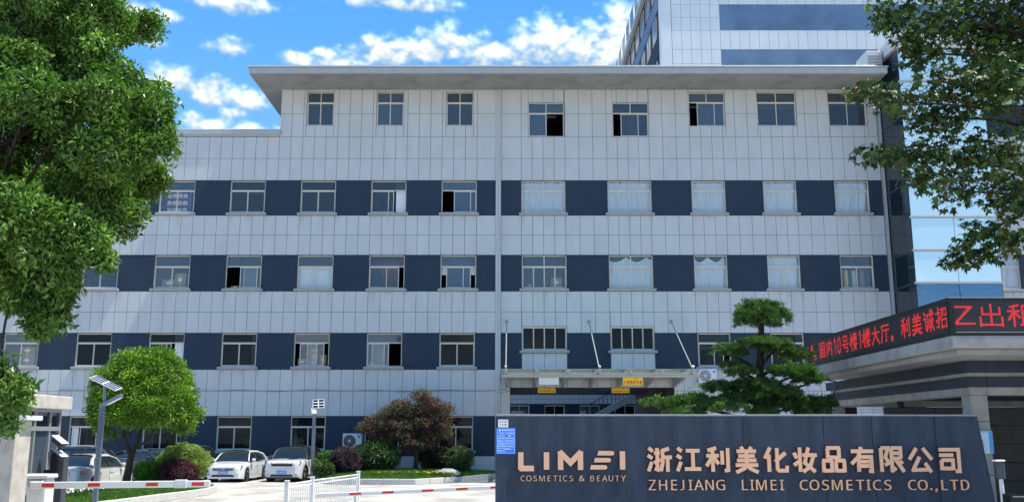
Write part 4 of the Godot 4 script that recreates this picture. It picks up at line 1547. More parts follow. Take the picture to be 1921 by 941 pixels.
func build_canopy() -> void:
	var t := thing("entrance_canopy", "glass and steel entrance canopy hung from the factory wall by three tie rods", "canopy")
	var zf := -46.5
	var x0 := -0.5
	var x1 := 9.1
	# tapered brackets
	for k in 7:
		var x := -0.3 + 1.515 * k
		var b := MB.new()
		b.xf = Transform3D(Basis(V(0, 0, 1), V(0, 1, 0), V(-1, 0, 0)), V(x, 0, 0))
		b.prism(PackedVector2Array([Vector2(zf + 0.15, 5.06), Vector2(zf + 0.15, 5.20), Vector2(-51.95, 5.42), Vector2(-51.95, 4.72), Vector2(-50.2, 4.86), Vector2(-48.2, 5.03)]), -0.06, 0.06)
		obj("bracket", b, M.canopy_steel, t)
		b = MB.new()
		b.cyl(V(x, 5.18, zf + 0.5), V(x, 5.32, zf + 0.5), 0.06, 0.06, 8)
		b.box(V(x - 0.12, 5.28, zf + 0.35), V(x + 0.12, 5.315, zf + 0.65))
		obj("glass_clamp", b, M.steel, t)
	var b2 := MB.new()
	b2.cyl(V(x0, 5.07, zf + 0.25), V(x1, 5.07, zf + 0.25), 0.11, 0.11, 12)
	obj("front_tube", b2, M.canopy_steel, t)
	b2 = MB.new()
	b2.cyl(V(x0 + 0.1, 5.2, -49.2), V(x1 - 0.1, 5.2, -49.2), 0.07, 0.07, 10)
	b2.box(V(x0 + 0.1, 5.18, -51.94), V(x1 - 0.1, 5.40, -51.8))
	obj("purlin", b2, M.canopy_steel, t)
	for k in 6:
		var xa := -0.55 + 1.62 * k
		for j in 2:
			var za := lerpf(-51.85, zf + 0.8, j / 2.0) + 0.01
			var zc := lerpf(-51.85, zf + 0.8, (j + 1) / 2.0)
			boxobj("glass_pane", V(xa, 5.325, za), V(xa + 1.605, 5.345, zc), M.green_glass, t)
	b2 = MB.new()
	b2.box(V(x0 - 0.15, 5.45, -51.97), V(x1 - 0.6, 5.5, -51.9))
	obj("flashing", b2, M.fascia, t)
	for x in [-0.3, 4.25, 8.79]:
		b2 = MB.new()
		b2.cyl(V(x, 8.36, -51.97), V(x, 5.36, zf + 0.3), 0.03, 0.03, 8)
		b2.cyl(V(x, 8.36, -52.02), V(x, 8.36, -51.93), 0.10, 0.10, 12)
		b2.cyl(V(x, 5.30, zf + 0.26), V(x, 5.5, zf + 0.5), 0.06, 0.06, 8)
		obj("tie_rod", b2, M.canopy_steel, t)
	# signs hung beneath
	var s := thing("blank_white_panel", "blank white panel hung under the canopy front tube", "panel", V(1.79, 4.62, zf + 0.2))
	var b3 := MB.new()
	b3.box(V(-0.49, 0, -0.02), V(0.49, 0.34, 0.0), 0.004)
	obj("board", b3, M.pale_blank, s)
	b3 = MB.new()
	for x in [-0.4, 0.4]:
		b3.cyl(V(x, 0.34, -0.01), V(x, 0.45, -0.01), 0.008, 0.008, 5)
	obj("hanger", b3, M.steel, s)
	lane_sign("lane_sign", "bright yellow lane sign with red characters hung under the canopy front", V(5.88, 4.60, zf + 0.2), 0.98, 0.38)
	lane_sign("lane_sign", "shaded yellow lane sign on the passage lintel below the blank white panel", V(1.9, 4.47, -52.28), 0.98, 0.27)
	lane_sign("lane_sign", "shaded yellow lane sign on the passage lintel next to the yard stair", V(5.95, 4.47, -52.28), 0.98, 0.27)

# ---------------------------------------------------------------- wall fittings
func air_conditioner(lab: String, at: Vector3, w: float, h: float, stand: bool, grille: Material) -> void:
	var t := thing("air_conditioner", lab, "air conditioner", at)
	var b := MB.new()
	b.box(V(-w / 2, 0, 0), V(w / 2, h, 0.38), 0.02)
	obj("casing", b, M.white_paint, t)
	var c := V(-w * 0.14, h * 0.5, 0.381)
	var r := h * 0.41
	b = MB.new()
	b.lathe([Vector2(0.0, 0.0), Vector2(r, 0.0), Vector2(r, 0.012)], c, 28, V(0, 0, 1))
	obj("fan_recess", b, grille, t)
	for k in 5:
		var rr := r * (0.3 + 0.17 * k)
		b = MB.new()
		var ring := []
		var rad := []
		for i in 29:
			ring.append(c + V(rr * cos(TAU * i / 28.0), rr * sin(TAU * i / 28.0), 0.018))
			rad.append(0.006)
		b.tube(ring, rad, 5, false)
		obj("grille_ring", b, M.steel, t)
	b = MB.new()
	b.lathe([Vector2(0.0, 0.03), Vector2(r * 0.2, 0.03), Vector2(r * 0.22, 0.0)], c, 14, V(0, 0, 1))
	obj("hub", b, M.white_paint, t)
	boxobj("badge", V(w * 0.28, h * 0.72, 0.381), V(w * 0.42, h * 0.85, 0.386), M.blue_sign, t)
	b = MB.new()
	if stand:
		b.box(V(-w * 0.4, -0.6, 0.05), V(-w * 0.34, -0.001, 0.33))
		b.box(V(w * 0.34, -0.6, 0.05), V(w * 0.4, -0.001, 0.33))
	else:
		b.box(V(-w * 0.4, -0.06, -0.05), V(-w * 0.34, -0.001, 0.38))
		b.box(V(w * 0.34, -0.06, -0.05), V(w * 0.4, -0.001, 0.38))
		b.tube([V(-w / 2, 0.15, 0.1), V(-w / 2 - 0.12, 0.05, 0.1), V(-w / 2 - 0.2, -0.22, 0.05), V(-w / 2 - 0.55, -0.35, -0.03)], [0.025, 0.025, 0.025, 0.025], 6)
	obj("bracket", b, M.steel, t)

func carton(lab: String, at: Vector3, s: Vector3, turn := 0.0) -> void:
	var t := thing("cardboard_box", lab, "cardboard box", at, turn, "cartons behind the windows")
	var b := MB.new()
	b.box(V(-s.x / 2, 0, -s.z / 2), V(s.x / 2, s.y, s.z / 2), 0.008)
	obj("carton", b, M.card, t)
	boxobj("label", V(-s.x * 0.2, s.y * 0.45, s.z / 2 + 0.001), V(s.x * 0.15, s.y * 0.7, s.z / 2 + 0.004), M.white_print, t)
	boxobj("tape", V(-0.03, 0.01, s.z / 2 + 0.0012), V(0.03, s.y - 0.01, s.z / 2 + 0.0032), M.yellow, t)

func build_wall_fittings() -> void:
	air_conditioner("white air conditioner on brackets beside the canopy end", V(10.62, 4.98, -51.95), 0.98, 0.76, false, M.plaster)
	air_conditioner("white air conditioner with dark round fan above the shrub bed", V(-8.55, 1.5, -51.9), 1.02, 0.80, true, M.dark_steel)
	air_conditioner("air conditioner half hidden by the camphor crown near the wall end", V(-27.6, 9.2, -51.95), 1.0, 0.75, false, M.plaster)
	var c := thing("wall_camera", "small camera on a bracket at the corner of the passage", "camera", V(-0.45, 4.5, -51.9))
	var b := MB.new()
	b.box(V(-0.25, 0, 0), V(0.15, 0.1, 0.1), 0.02)
	b.cyl(V(-0.3, 0.05, 0.05), V(-0.25, 0.05, 0.05), 0.045, 0.045, 8)
	obj("body", b, M.steel, c)
	b = MB.new()
	b.box(V(0.02, -0.12, -0.1), V(0.1, 0.0, 0.05))
	obj("bracket", b, M.white_dirty, c)
	# cartons and goods behind the glass
	var zi := -52.46
	var spots := [
		["carton on the sill of the first floor window with stacked boxes", V(-11.55, 5.94, zi), V(0.55, 0.4, 0.3)],
		["lowest carton of the stack in the first floor window", V(-10.95, 5.94, zi), V(0.46, 0.32, 0.3)],
		["middle carton of the stack in the first floor window", V(-10.93, 6.27, zi), V(0.44, 0.34, 0.3)],
		["topmost carton of the stack in the first floor window", V(-10.95, 6.62, zi), V(0.42, 0.30, 0.3)],
		["carton at the jamb of the first floor window with stacked boxes", V(-10.43, 5.94, zi), V(0.36, 0.62, 0.3)],
		["lower large carton in the first floor window beside the camphor", V(-26.75, 5.94, zi), V(0.9, 0.55, 0.35)],
		["upper large carton in the first floor window beside the camphor", V(-26.75, 6.5, zi), V(0.88, 0.5, 0.35)],
		["low carton in the open first floor window near the passage", V(-7.72, 5.94, zi), V(0.34, 0.22, 0.3)],
		["wide carton low in the second floor window nearest the camphor", V(-19.2, 10.26, zi), V(0.8, 0.5, 0.3)],
		["tall carton in the second floor window nearest the camphor", V(-18.6, 10.26, zi), V(0.62, 0.85, 0.3)],
		["carton in the four light second floor window above the canopy", V(2.5, 10.26, zi), V(0.62, 0.58, 0.3)],
		["tilted carton in the four light second floor window above the canopy", V(0.95, 10.26, zi), V(0.26, 0.26, 0.26)],
		["carton in the open second floor window with dark gap", V(-15.5, 10.26, zi), V(0.5, 0.14, 0.3)],
	]
	for s in spots:
		carton(s[0], s[1], s[2], rng.randf_range(-0.06, 0.06) if s[0].begins_with("tilted") == false else 0.4)
	# shelves with goods in one third floor window
	var sh := thing("goods_shelf", "red edged shelf with pale goods behind the third floor window", "shelf", V(-19.1, 14.6, -52.5))
	for k in 3:
		boxobj("shelf_board", V(-0.65, 0.42 * k, -0.2), V(0.65, 0.42 * k + 0.05, 0.1), M.red, sh)
		for i in 4:
			boxobj("packet", V(-0.58 + 0.3 * i, 0.42 * k + 0.052, -0.1), V(-0.34 + 0.3 * i, 0.42 * k + 0.30, 0.06), M.pale_blank, sh, 0.01)
	boxobj("end_board", V(0.70, 0, -0.2), V(0.75, 1.2, 0.1), M.blue_sign, sh)
	# orange goods in the last second floor window
	for k in 3:
		var g := thing("wrapped_roll", ["upright orange roll in the window at the facade corner", "upright cream roll in the window at the facade corner", "upright brown roll in the window at the facade corner"][k], "roll", V(18.8 + 0.45 * k, 10.25, -52.5))
		b = MB.new()
		b.lathe([Vector2(0, 0), Vector2(0.11, 0), Vector2(0.12, 0.03), Vector2(0.12, 1.0), Vector2(0.10, 1.04), Vector2(0, 1.04)], Vector3.ZERO, 14)
		obj("wrap", b, [M.yellow, M.pale_blank, M.card][k], g)

# ---------------------------------------------------------------- barrier gate, fence, posts
func arm(t: Node3D, x0: float, x1: float, y0: float, y1: float, z: float, th: float, stripes: Array, slen: float) -> void:
	var b := MB.new()
	var d := V(x1 - x0, y1 - y0, 0)
	b.xf = Transform3D(Basis(Quaternion(Vector3.RIGHT, d.normalized())), V(x0, y0, z))
	b.box(V(0, -th / 2, -0.03), V(d.length(), th / 2, 0.03), 0.012)
	obj("arm", b, M.white_paint, t)
	for s in stripes:
		var q := MB.new()
		q.xf = b.xf
		q.box(V(s, -th * 0.26, 0.0302), V(s + slen, th * 0.26, 0.0325))
		obj("stripe", q, M.red, t)

func build_gate() -> void:
	var t := thing("barrier_gate", "white barrier gate with red striped arm by the guard booth", "barrier")
	var b := MB.new()
	b.box(V(-11.0, 0, -22.15), V(-10.42, 1.30, -21.75), 0.03)
	obj("cabinet", b, M.white_paint, t)
	b = MB.new()
	b.box(V(-11.05, 1.302, -22.2), V(-10.37, 1.40, -21.7), 0.03)
	obj("lid", b, M.white_dirty, t)
	boxobj("base", V(-10.99, 0.35, -21.749), V(-10.85, 0.95, -21.74), M.dark_steel, t)
	b = MB.new()
	b.box(V(-10.80, 1.10, -21.749), V(-10.46, 1.26, -21.66), 0.02)
	obj("hub", b, M.steel, t)
	arm(t, -10.72, -6.72, 1.165, 1.20, -21.63, 0.145, [0.27, 1.29, 2.58, 3.6], 0.27)
	b = MB.new()
	b.box(V(-7.5, 1.11, -21.68), V(-7.24, 1.29, -21.58), 0.01)
	obj("arm_joint", b, M.white_dirty, t)
	t = thing("barrier_gate", "far barrier arm with red stripes resting in front of the white railing", "barrier")
	arm(t, -5.05, -0.1, 0.735, 0.955, -25.0, 0.10, [0.88, 1.72, 2.74, 3.62, 4.5], 0.30)
	b = MB.new()
	b.box(V(-0.1, 0, -25.3), V(0.35, 1.15, -24.85), 0.03)
	obj("cabinet", b, M.white_paint, t)
	var f := thing("arm_rest_post", "arm rest post with dark domed foot under the far barrier arm", "post", V(-4.02, 0, -25.1))
	b = MB.new()
	b.cyl(V(0, 0.3, 0), V(0, 0.74, 0), 0.05, 0.05, 10)
	obj("post", b, M.white_paint, f)
	b = MB.new()
	b.lathe([Vector2(0.36, 0), Vector2(0.36, 0.12), Vector2(0.30, 0.3), Vector2(0.16, 0.46), Vector2(0.09, 0.56), Vector2(0, 0.56)], Vector3.ZERO, 20)
	obj("foot", b, M.rubber, f)
	# railing: three posts, two panels of balusters
	t = thing("railing", "white steel railing of thin balusters between three square posts", "railing")
	var ps := [Vector2(-6.02, -26.0), Vector2(-5.78, -28.1), Vector2(-5.12, -32.3)]
	for i in 3:
		var q: Vector2 = ps[i]
		b = MB.new()
		b.box(V(q.x - 0.055, 0, q.y - 0.055), V(q.x + 0.055, 1.04, q.y + 0.055), 0.008)
		b.box(V(q.x - 0.065, 1.041, q.y - 0.065), V(q.x + 0.065, 1.07, q.y + 0.065), 0.008)
		b.box(V(q.x - 0.12, 0, q.y - 0.12), V(q.x + 0.12, 0.03, q.y + 0.12), 0.005)
		obj("post", b, M.white_paint, t)
	for i in 2:
		var a: Vector2 = ps[i]
		var c: Vector2 = ps[i + 1]
		for y in [0.12, 0.86, 0.96]:
			b = MB.new()
			b.cyl(V(a.x, y, a.y), V(c.x, y, c.y), 0.022, 0.022, 6)
			obj("rail", b, M.white_paint, t)
		var n := int(a.distance_to(c) / 0.19)
		for k in range(1, n):
			var q2 := a.lerp(c, float(k) / n)
			b = MB.new()
			b.cyl(V(q2.x, 0.12, q2.y), V(q2.x, 0.95, q2.y), 0.013, 0.013, 6)
			obj("baluster", b, M.white_paint, t)
	# number plate cameras on a dark column
	t = thing("plate_camera_column", "dark column carrying two white housed cameras beside the barrier", "camera column", V(-10.72, 0, -22.9))
	b = MB.new()
	b.box(V(-0.16, 0, -0.13), V(0.17, 1.86, 0.13), 0.01)
	obj("column", b, M.dark_steel, t)
	b = MB.new()
	b.box(V(-0.13, 1.0, 0.131), V(0.02, 1.84, 0.16), 0.008)
	obj("display_panel", b, M.black, t)
	for k in 2:
		var y := 2.03 - 0.30 * k
		b = MB.new()
		b.xf = Transform3D(Basis.from_euler(V(0.12, 0.9, 0)) * Basis.from_euler(V(0.22, 0, 0)), V(0.0 + 0.02 * k, y, 0.1))
		b.box(V(-0.075, 0.0, -0.25), V(0.075, 0.12, 0.2), 0.015)
		var h := obj("camera_housing", b, M.dark_steel, t)
		var s := MB.new()
		s.xf = b.xf
		s.box(V(-0.09, 0.121, -0.28), V(0.09, 0.15, 0.27), 0.01)
		obj("sunshield", s, M.white_paint, h)
		s = MB.new()
		s.xf = b.xf
		s.cyl(V(0, 0.06, 0.2), V(0, 0.06, 0.225), 0.05, 0.05, 12)
		obj("lens", s, M.car_glass, h)
	b = MB.new()
	b.cyl(V(-0.02, 1.86, 0), V(-0.02, 2.05, 0.02), 0.04, 0.04, 8)
	b.tube([V(-0.12, 1.95, 0.05), V(-0.22, 1.85, 0.1), V(-0.20, 1.70, 0.12), V(-0.1, 1.66, 0.1)], [0.012, 0.012, 0.012, 0.012], 5)
	b.box(V(-0.3, 1.38, 0.0), V(-0.16, 1.46, 0.1))
	obj("bracket", b, M.black, t)

# ---------------------------------------------------------------- solar lamps
func solar_panel(t: Node3D, at: Vector3, bas: Basis, w: float, l: float) -> void:
	var b := MB.new()
	b.xf = Transform3D(bas, at)
	b.box(V(-w / 2, 0, -l / 2), V(w / 2, 0.035, l / 2))
	var f := obj("solar_panel", b, M.white_paint, t)
	for i in 2:
		for j in 3:
			var c := MB.new()
			c.xf = b.xf
			var g := 0.02
			c.box(V(lerpf(-w / 2, w / 2, i / 2.0) + g, 0.0352, lerpf(-l / 2, l / 2, j / 3.0) + g), V(lerpf(-w / 2, w / 2, (i + 1) / 2.0) - g, 0.038, lerpf(-l / 2, l / 2, (j + 1) / 3.0) - g))
			obj("cell", c, M.solar, f)

func build_lamps() -> void:
	var t := thing("solar_street_lamp", "solar street lamp with bent arm beside the round tree", "street lamp", V(-11.55, 0, -27.0))
	var b := MB.new()
	b.box(V(-0.07, 0, -0.05), V(0.07, 3.08, 0.05), 0.015)
	obj("pole", b, M.pole_paint, t)
	b = MB.new()
	b.box(V(-0.2, 0, -0.2), V(0.2, 0.04, 0.2), 0.01)
	obj("base_plate", b, M.dark_steel, t)
	b = MB.new()
	b.xf = Transform3D(Basis.from_euler(V(0, -0.25, 0)) * Basis.from_euler(V(0, 0, 0.42)), V(-0.05, 3.06, 0))
	b.box(V(0, -0.05, -0.06), V(0.72, 0.05, 0.06), 0.012)
	obj("lamp_arm", b, M.pole_paint, t)
	var s := MB.new()
	s.xf = b.xf
	s.box(V(0.2, -0.062, -0.05), V(0.68, -0.051, 0.05))
	obj("lamp_lens", s, M.white_print, t)
	b = MB.new()
	b.cyl(V(0.06, 3.08, 0), V(0.0, 3.70, 0), 0.045, 0.045, 8)
	obj("stem", b, M.pole_paint, t)
	b = MB.new()
	b.box(V(-0.36, 3.62, -0.1), V(-0.2, 3.74, 0.08), 0.01)
	obj("battery_box", b, M.black, t)
	solar_panel(t, V(0.03, 3.68, 0), Basis.from_euler(V(0.2, 0, -0.46)), 0.82, 0.48)
	t = thing("solar_street_lamp", "solar street lamp between the white SUV and the dark bush", "street lamp", V(-9.75, 0, -47.3))
	b = MB.new()
	b.box(V(-0.08, 0, -0.07), V(0.08, 3.05, 0.07), 0.015)
	b.xf = Transform3D(Basis.from_euler(V(0.35, 0, 0)), V(0, 3.0, 0.0))
	b.box(V(-0.08, 0, -0.06), V(0.08, 0.36, 0.06), 0.015)
	obj("pole", b, M.pole_paint, t)
	b = MB.new()
	b.xf = Transform3D(Basis.from_euler(V(0.7, 0.3, 0)), V(0.0, 3.40, 0.2))
	b.box(V(-0.13, -0.02, -0.18), V(0.13, 0.05, 0.3), 0.012)
	obj("lamp_head", b, M.steel, t)
	s = MB.new()
	s.xf = b.xf
	s.box(V(-0.10, -0.03, -0.1), V(0.10, -0.021, 0.26))
	obj("lamp_lens", s, M.white_print, t)
	b = MB.new()
	b.cyl(V(0, 3.3, 0.08), V(0.12, 3.66, 0.0), 0.035, 0.035, 8)
	obj("stem", b, M.pole_paint, t)
	solar_panel(t, V(0.18, 3.72, 0), Basis.from_euler(V(0.95, 0.25, 0.1)), 0.56, 0.52)

# ---------------------------------------------------------------- cars
func track(keys: Array, z: float, col: int) -> float:
	# piecewise smooth value along the car; keys run from nose (+z) to tail
	if z >= keys[0][0]: return keys[0][col]
	for i in keys.size() - 1:
		if z <= keys[i][0] and z >= keys[i + 1][0]:
			var t: float = (keys[i][0] - z) / maxf(1e-5, keys[i][0] - keys[i + 1][0])
			return lerpf(keys[i][col], keys[i + 1][col], t)
	return keys[keys.size() - 1][col]

func wheel(t: Node3D, at: Vector3, r: float, side: float) -> void:
	var b := MB.new()
	var ax := V(side, 0, 0)
	b.lathe([Vector2(r * 0.64, -0.1), Vector2(r * 0.9, -0.1), Vector2(r, -0.07), Vector2(r, 0.07), Vector2(r * 0.93, 0.1), Vector2(r * 0.66, 0.105)], at, 22, ax)
	var w := obj("wheel", b, M.rubber, t)
	b = MB.new()
	b.lathe([Vector2(r * 0.67, 0.10), Vector2(r * 0.62, 0.085), Vector2(r * 0.6, 0.03)], at, 22, ax)
	for k in 5:
		var an := TAU * k / 5.0
		var d := V(0, cos(an), sin(an))
		var e := V(0, -sin(an), cos(an))
		var c := at + ax * 0.085
		b.quad(c + d * r * 0.08 - e * 0.035, c + d * r * 0.08 + e * 0.035, c + d * r * 0.63 + e * 0.05, c + d * r * 0.63 - e * 0.05, ax)
	b.lathe([Vector2(0, 0.1), Vector2(r * 0.16, 0.095), Vector2(r * 0.18, 0.06)], at, 12, ax)
	obj("rim", b, M.chrome, w)
	b = MB.new()
	b.lathe([Vector2(0, 0.03), Vector2(r * 0.62, 0.03)], at, 18, ax)
	obj("brake_disc", b, M.black, w)

func car(called: String, lab: String, at: Vector3, turn: float, o: Dictionary) -> void:
	var t := thing(called, lab, "car", at, turn, "")
	var H: float = o.H
	var W: float = o.W / 2.0
	var hl: float = o.L / 2.0
	var belt: float = o.belt
	var nose: float = o.nose
	var paint: Material = o.paint
	var zf := hl - float(o.front)
	var zr := -hl + float(o.rear)
	var R: float = o.wheel
	var cow: float = o.cowl
	var deck: float = o.deck
	# z, half width, top height
	var keys := [[hl, W * 0.70, nose - 0.10], [hl - 0.05, W * 0.82, nose - 0.03], [hl - 0.16, W * 0.92, nose], [hl - 0.45, W * 0.985, lerpf(nose, belt, 0.4)], [cow, W, belt],
		[o.tail, W * 0.995, deck], [-hl + 0.35, W * 0.96, deck - 0.01], [-hl + 0.12, W * 0.88, deck - 0.03], [-hl + 0.03, W * 0.82, deck - 0.09], [-hl, W * 0.74, deck - 0.18]]
	var rows := []
	var n := 90
	for i in n + 1:
		var z := lerpf(hl, -hl, i / float(n))
		var w := track(keys, z, 1)
		var top := track(keys, z, 2)
		var y0: float = 0.16 + 0.03 * smoothstep(hl - 0.5, hl, absf(z))
		for zw in [zf, zr]:
			var dz: float = absf(z - zw)
			if dz < R + 0.06:
				y0 = maxf(y0, R + sqrt(maxf(0.0, (R + 0.06) * (R + 0.06) - dz * dz)) * 0.97)
		var sh := top - 0.13
		var half := [Vector2(w * 0.97, y0), Vector2(w, lerpf(y0, sh, 0.22)), Vector2(w * 1.0, lerpf(y0, sh, 0.6)), Vector2(w * 0.985, sh), Vector2(w * 0.945, top - 0.045), Vector2(w * 0.85, top - 0.006), Vector2(w * 0.45, top + 0.015), Vector2(0, top + 0.02)]
		var line := []
		for k in half.size(): line.append(V(half[k].x, half[k].y, z))
		for k in range(half.size() - 2, -1, -1): line.append(V(-half[k].x, half[k].y, z))
		rows.append(line)
	var b := MB.new()
	b.grid(rows, V(0, 0.45, 0))
	for e in [0, n]:
		var line: Array = rows[e]
		var c := line.size() - 1
		for k in c / 2:
			b.quad(line[k], line[k + 1], line[c - k - 1], line[c - k], V(0, 0, 1 if e == 0 else -1))
	obj("body", b, paint, t)
	b = MB.new()
	b.box(V(-W * 0.86, 0.17, -hl + 0.2), V(W * 0.86, 0.55, hl - 0.2))
	for zw in [zf, zr]:
		for s in [-1.0, 1.0]:
			b.cyl(V(s * (W - 0.30), R, zw), V(s * (W - 0.04), R, zw), R + 0.05, R + 0.05, 20)
	obj("underbody", b, M.car_trim, t)
	for zw in [zf, zr]:
		for s in [-1.0, 1.0]:
			wheel(t, V(s * (W - 0.115), R, zw), R, s)
	# glasshouse
	var wb := W * 0.93
	var wr: float = W * float(o.get("tumble", 0.66))
	var A: float = o.cowl + 0.02
	var B: float = o.roof_front
	var C: float = o.roof_rear
	var D: float = o.tail
	var prof := []
	for i in 7:
		var u := i / 6.0
		prof.append([lerpf(A, B, u), lerpf(belt + 0.005, H - 0.03, sin(u * PI / 2 * 0.96 + 0.06 * u)), lerpf(wb, wr, u)])
	for i in range(1, 6):
		var u := i / 5.0
		prof.append([lerpf(B, C, u), H - 0.03 + 0.02 * sin(u * PI) - 0.02 * u, wr])
	for i in range(1, 7):
		var u := i / 6.0
		prof.append([lerpf(C, D, u), lerpf(H - 0.05, deck + 0.005, 1.0 - cos(u * PI / 2)) if not o.get("hatch", false) else lerpf(H - 0.05, deck, u), lerpf(wr, wb * 0.95, u)])
	var gr := []
	for p in prof:
		var yb: float = belt - 0.02
		var half := [V(wb + 0.01, yb, p[0]), V(lerpf(wb, p[2], 0.5) + 0.02, lerpf(yb, p[1], 0.5), p[0]), V(p[2] + 0.005, maxf(yb, p[1] - 0.06), p[0]), V(p[2] * 0.93, maxf(yb + 0.003, p[1] - 0.012), p[0]), V(p[2] * 0.5, p[1] + 0.012, p[0]), V(0, p[1] + 0.018, p[0])]
		var line := half.duplicate()
		for k in range(half.size() - 2, -1, -1): line.append(V(-half[k].x, half[k].y, half[k].z))
		gr.append(line)
	b = MB.new()
	b.grid(gr, V(0, belt, 0))
	obj("windows", b, M.car_glass, t)
	var roofm: Material = o.get("roof_paint", paint)
	b = MB.new()
	var rr := []
	for i in 9:
		var u := i / 8.0
		var z := lerpf(B + 0.03, C - 0.05, u)
		var y := H + 0.012 * sin(u * PI) - 0.025 * u - 0.012 * pow(1.0 - u, 4.0)
		rr.append([V(wr + 0.03, y - 0.085, z), V(wr + 0.012, y - 0.04, z), V(wr * 0.93, y, z), V(wr * 0.5, y + 0.02, z), V(0, y + 0.026, z), V(-wr * 0.5, y + 0.02, z), V(-wr * 0.93, y, z), V(-wr - 0.012, y - 0.04, z), V(-wr - 0.03, y - 0.085, z)])
	b.grid(rr, V(0, belt, 0))
	obj("roof", b, roofm, t)
	if o.get("sunroof", false):
		b = MB.new()
		b.box(V(-wr * 0.6, H + 0.015, -0.35), V(wr * 0.6, H + 0.028, 0.3), 0.008)
		obj("sunroof", b, M.car_glass, t)
	if o.get("rails", false):
		for s in [-1.0, 1.0]:
			b = MB.new()
			b.tube([V(s * wr, H - 0.01, B - 0.1), V(s * wr, H + 0.05, B - 0.25), V(s * wr, H + 0.05, C + 0.2), V(s * wr, H - 0.01, C + 0.02)], [0.018, 0.018, 0.018, 0.018], 6)
			obj("roof_rail", b, M.steel, t)
	for s in [-1.0, 1.0]:
		# pillars, one after the other from the windscreen back
		var pts := [[V(s * (wb + 0.0), belt + 0.0, A - 0.04), V(s * (lerpf(wb, wr, 0.55) + 0.022), lerpf(belt, H, 0.62), lerpf(A, B, 0.5)), V(s * (wr + 0.012), H - 0.075, B)],
			[V(s * (wb + 0.0), belt, -0.06), V(s * (lerpf(wb, wr, 0.5) + 0.025), lerpf(belt, H, 0.5), -0.1), V(s * (wr + 0.01), H - 0.08, -0.13)],
			[V(s * (wb - 0.01), deck - 0.02, D + 0.18), V(s * (lerpf(wb, wr, 0.5) + 0.015), lerpf(deck, H, 0.55), lerpf(D, C, 0.55)), V(s * (wr + 0.012), H - 0.08, C + 0.08)]]
		for k in 3:
			b = MB.new()
			b.tube(pts[k], [0.035, 0.03, 0.028] if k < 2 else [0.10, 0.07, 0.045], 8)
			obj("pillar", b, M.car_trim if k == 1 else (o.get("pillar", paint) as Material), t)
		# belt moulding, seams and handles
		b = MB.new()
		b.tube([V(s * (wb + 0.035), belt - 0.015, A - 0.1), V(s * (wb + 0.04), belt - 0.012, -0.2), V(s * (wb + 0.03), belt - 0.0, D + 0.2)], [0.012, 0.012, 0.012], 6)
		obj("moulding", b, o.get("trim", M.chrome), t)
		for zz in [A - 0.22, -0.08, zr + R + 0.1]:
			b = MB.new()
			b.box(V(s * W * 1.0 - 0.006, 0.36, zz - 0.006), V(s * W * 1.0 + 0.004, belt - 0.15, zz + 0.006))
			obj("door_seam", b, M.car_trim, t)
		for zz in [0.12, -0.85]:
			b = MB.new()
			b.box(V(s * W - 0.02, belt - 0.2, zz - 0.09), V(s * W + 0.025, belt - 0.165, zz + 0.09), 0.01)
			obj("door_handle", b, paint, t)
		b = MB.new()
		b.lathe([Vector2(0, -0.08), Vector2(0.07, -0.07), Vector2(0.085, 0.0), Vector2(0.07, 0.07), Vector2(0, 0.09)], V(s * (W + 0.1), belt + 0.07, A - 0.32), 12, V(s, 0.15, 0))
		var mi := obj("mirror", b, o.get("mirror", paint), t)
		b = MB.new()
		b.box(V(s * (W + 0.02) - 0.05, belt - 0.02, A - 0.36), V(s * (W + 0.02) + 0.05, belt + 0.03, A - 0.28))
		obj("mirror_foot", b, M.car_trim, mi)
		# lamps
		b = MB.new()
		var hy := nose - 0.13
		b.quad(V(s * W * 0.52, hy - 0.03, hl + 0.012), V(s * W * 0.52, hy + 0.05, hl + 0.006), V(s * W * 0.97, hy + 0.10, hl - 0.24), V(s * W * 0.93, hy - 0.04, hl - 0.13), V(s * 0.3, 0.2, 1))
		b.quad(V(s * W * 0.52, hy + 0.05, hl + 0.006), V(s * W * 0.58, hy + 0.085, hl - 0.03), V(s * W * 0.93, hy + 0.135, hl - 0.26), V(s * W * 0.97, hy + 0.10, hl - 0.24), V(s * 0.2, 0.6, 1))
		obj("headlight", b, o.get("headlamp", M.lamp_clear), t)
		b = MB.new()
		b.quad(V(s * W * 0.42, deck - 0.30, -hl - 0.012), V(s * W * 0.42, deck - 0.17, -hl - 0.006), V(s * W * 0.965, deck - 0.13, -hl + 0.16), V(s * W * 0.93, deck - 0.29, -hl + 0.06), V(s * 0.2, 0, -1))
		b.quad(V(s * W * 0.93, deck - 0.29, -hl + 0.06), V(s * W * 0.965, deck - 0.13, -hl + 0.16), V(s * (W * 0.985), deck - 0.15, -hl + 0.40), V(s * (W * 0.975), deck - 0.22, -hl + 0.36), V(s, 0, -0.3))
		obj("tail_light", b, M.lamp_red, t)
		b = MB.new()
		b.box(V(s * W * 0.72 - 0.09, 0.34, hl - 0.08), V(s * W * 0.72 + 0.09, 0.40, hl + 0.0), 0.01)
		obj("fog_light", b, o.get("fog", M.chrome), t)
	# front: grille, intake, plate, emblem
	b = MB.new()
	b.box(V(-W * 0.55, nose - 0.25, hl - 0.05), V(W * 0.55, nose - 0.13, hl + 0.008), 0.01)
	var g := obj("grille", b, M.car_trim, t)
	for k in 3:
		boxobj("grille_bar", V(-W * 0.54, nose - 0.235 + 0.035 * k, hl + 0.0085), V(W * 0.54, nose - 0.225 + 0.035 * k, hl + 0.014), o.get("trim", M.chrome), g)
	b = MB.new()
	b.prism(PackedVector2Array([Vector2(-W * 0.62, 0.27), Vector2(W * 0.62, 0.27), Vector2(W * 0.54, 0.37), Vector2(-W * 0.54, 0.37)]), hl - 0.1, hl + 0.012)
	obj("lower_intake", b, M.car_trim, t)
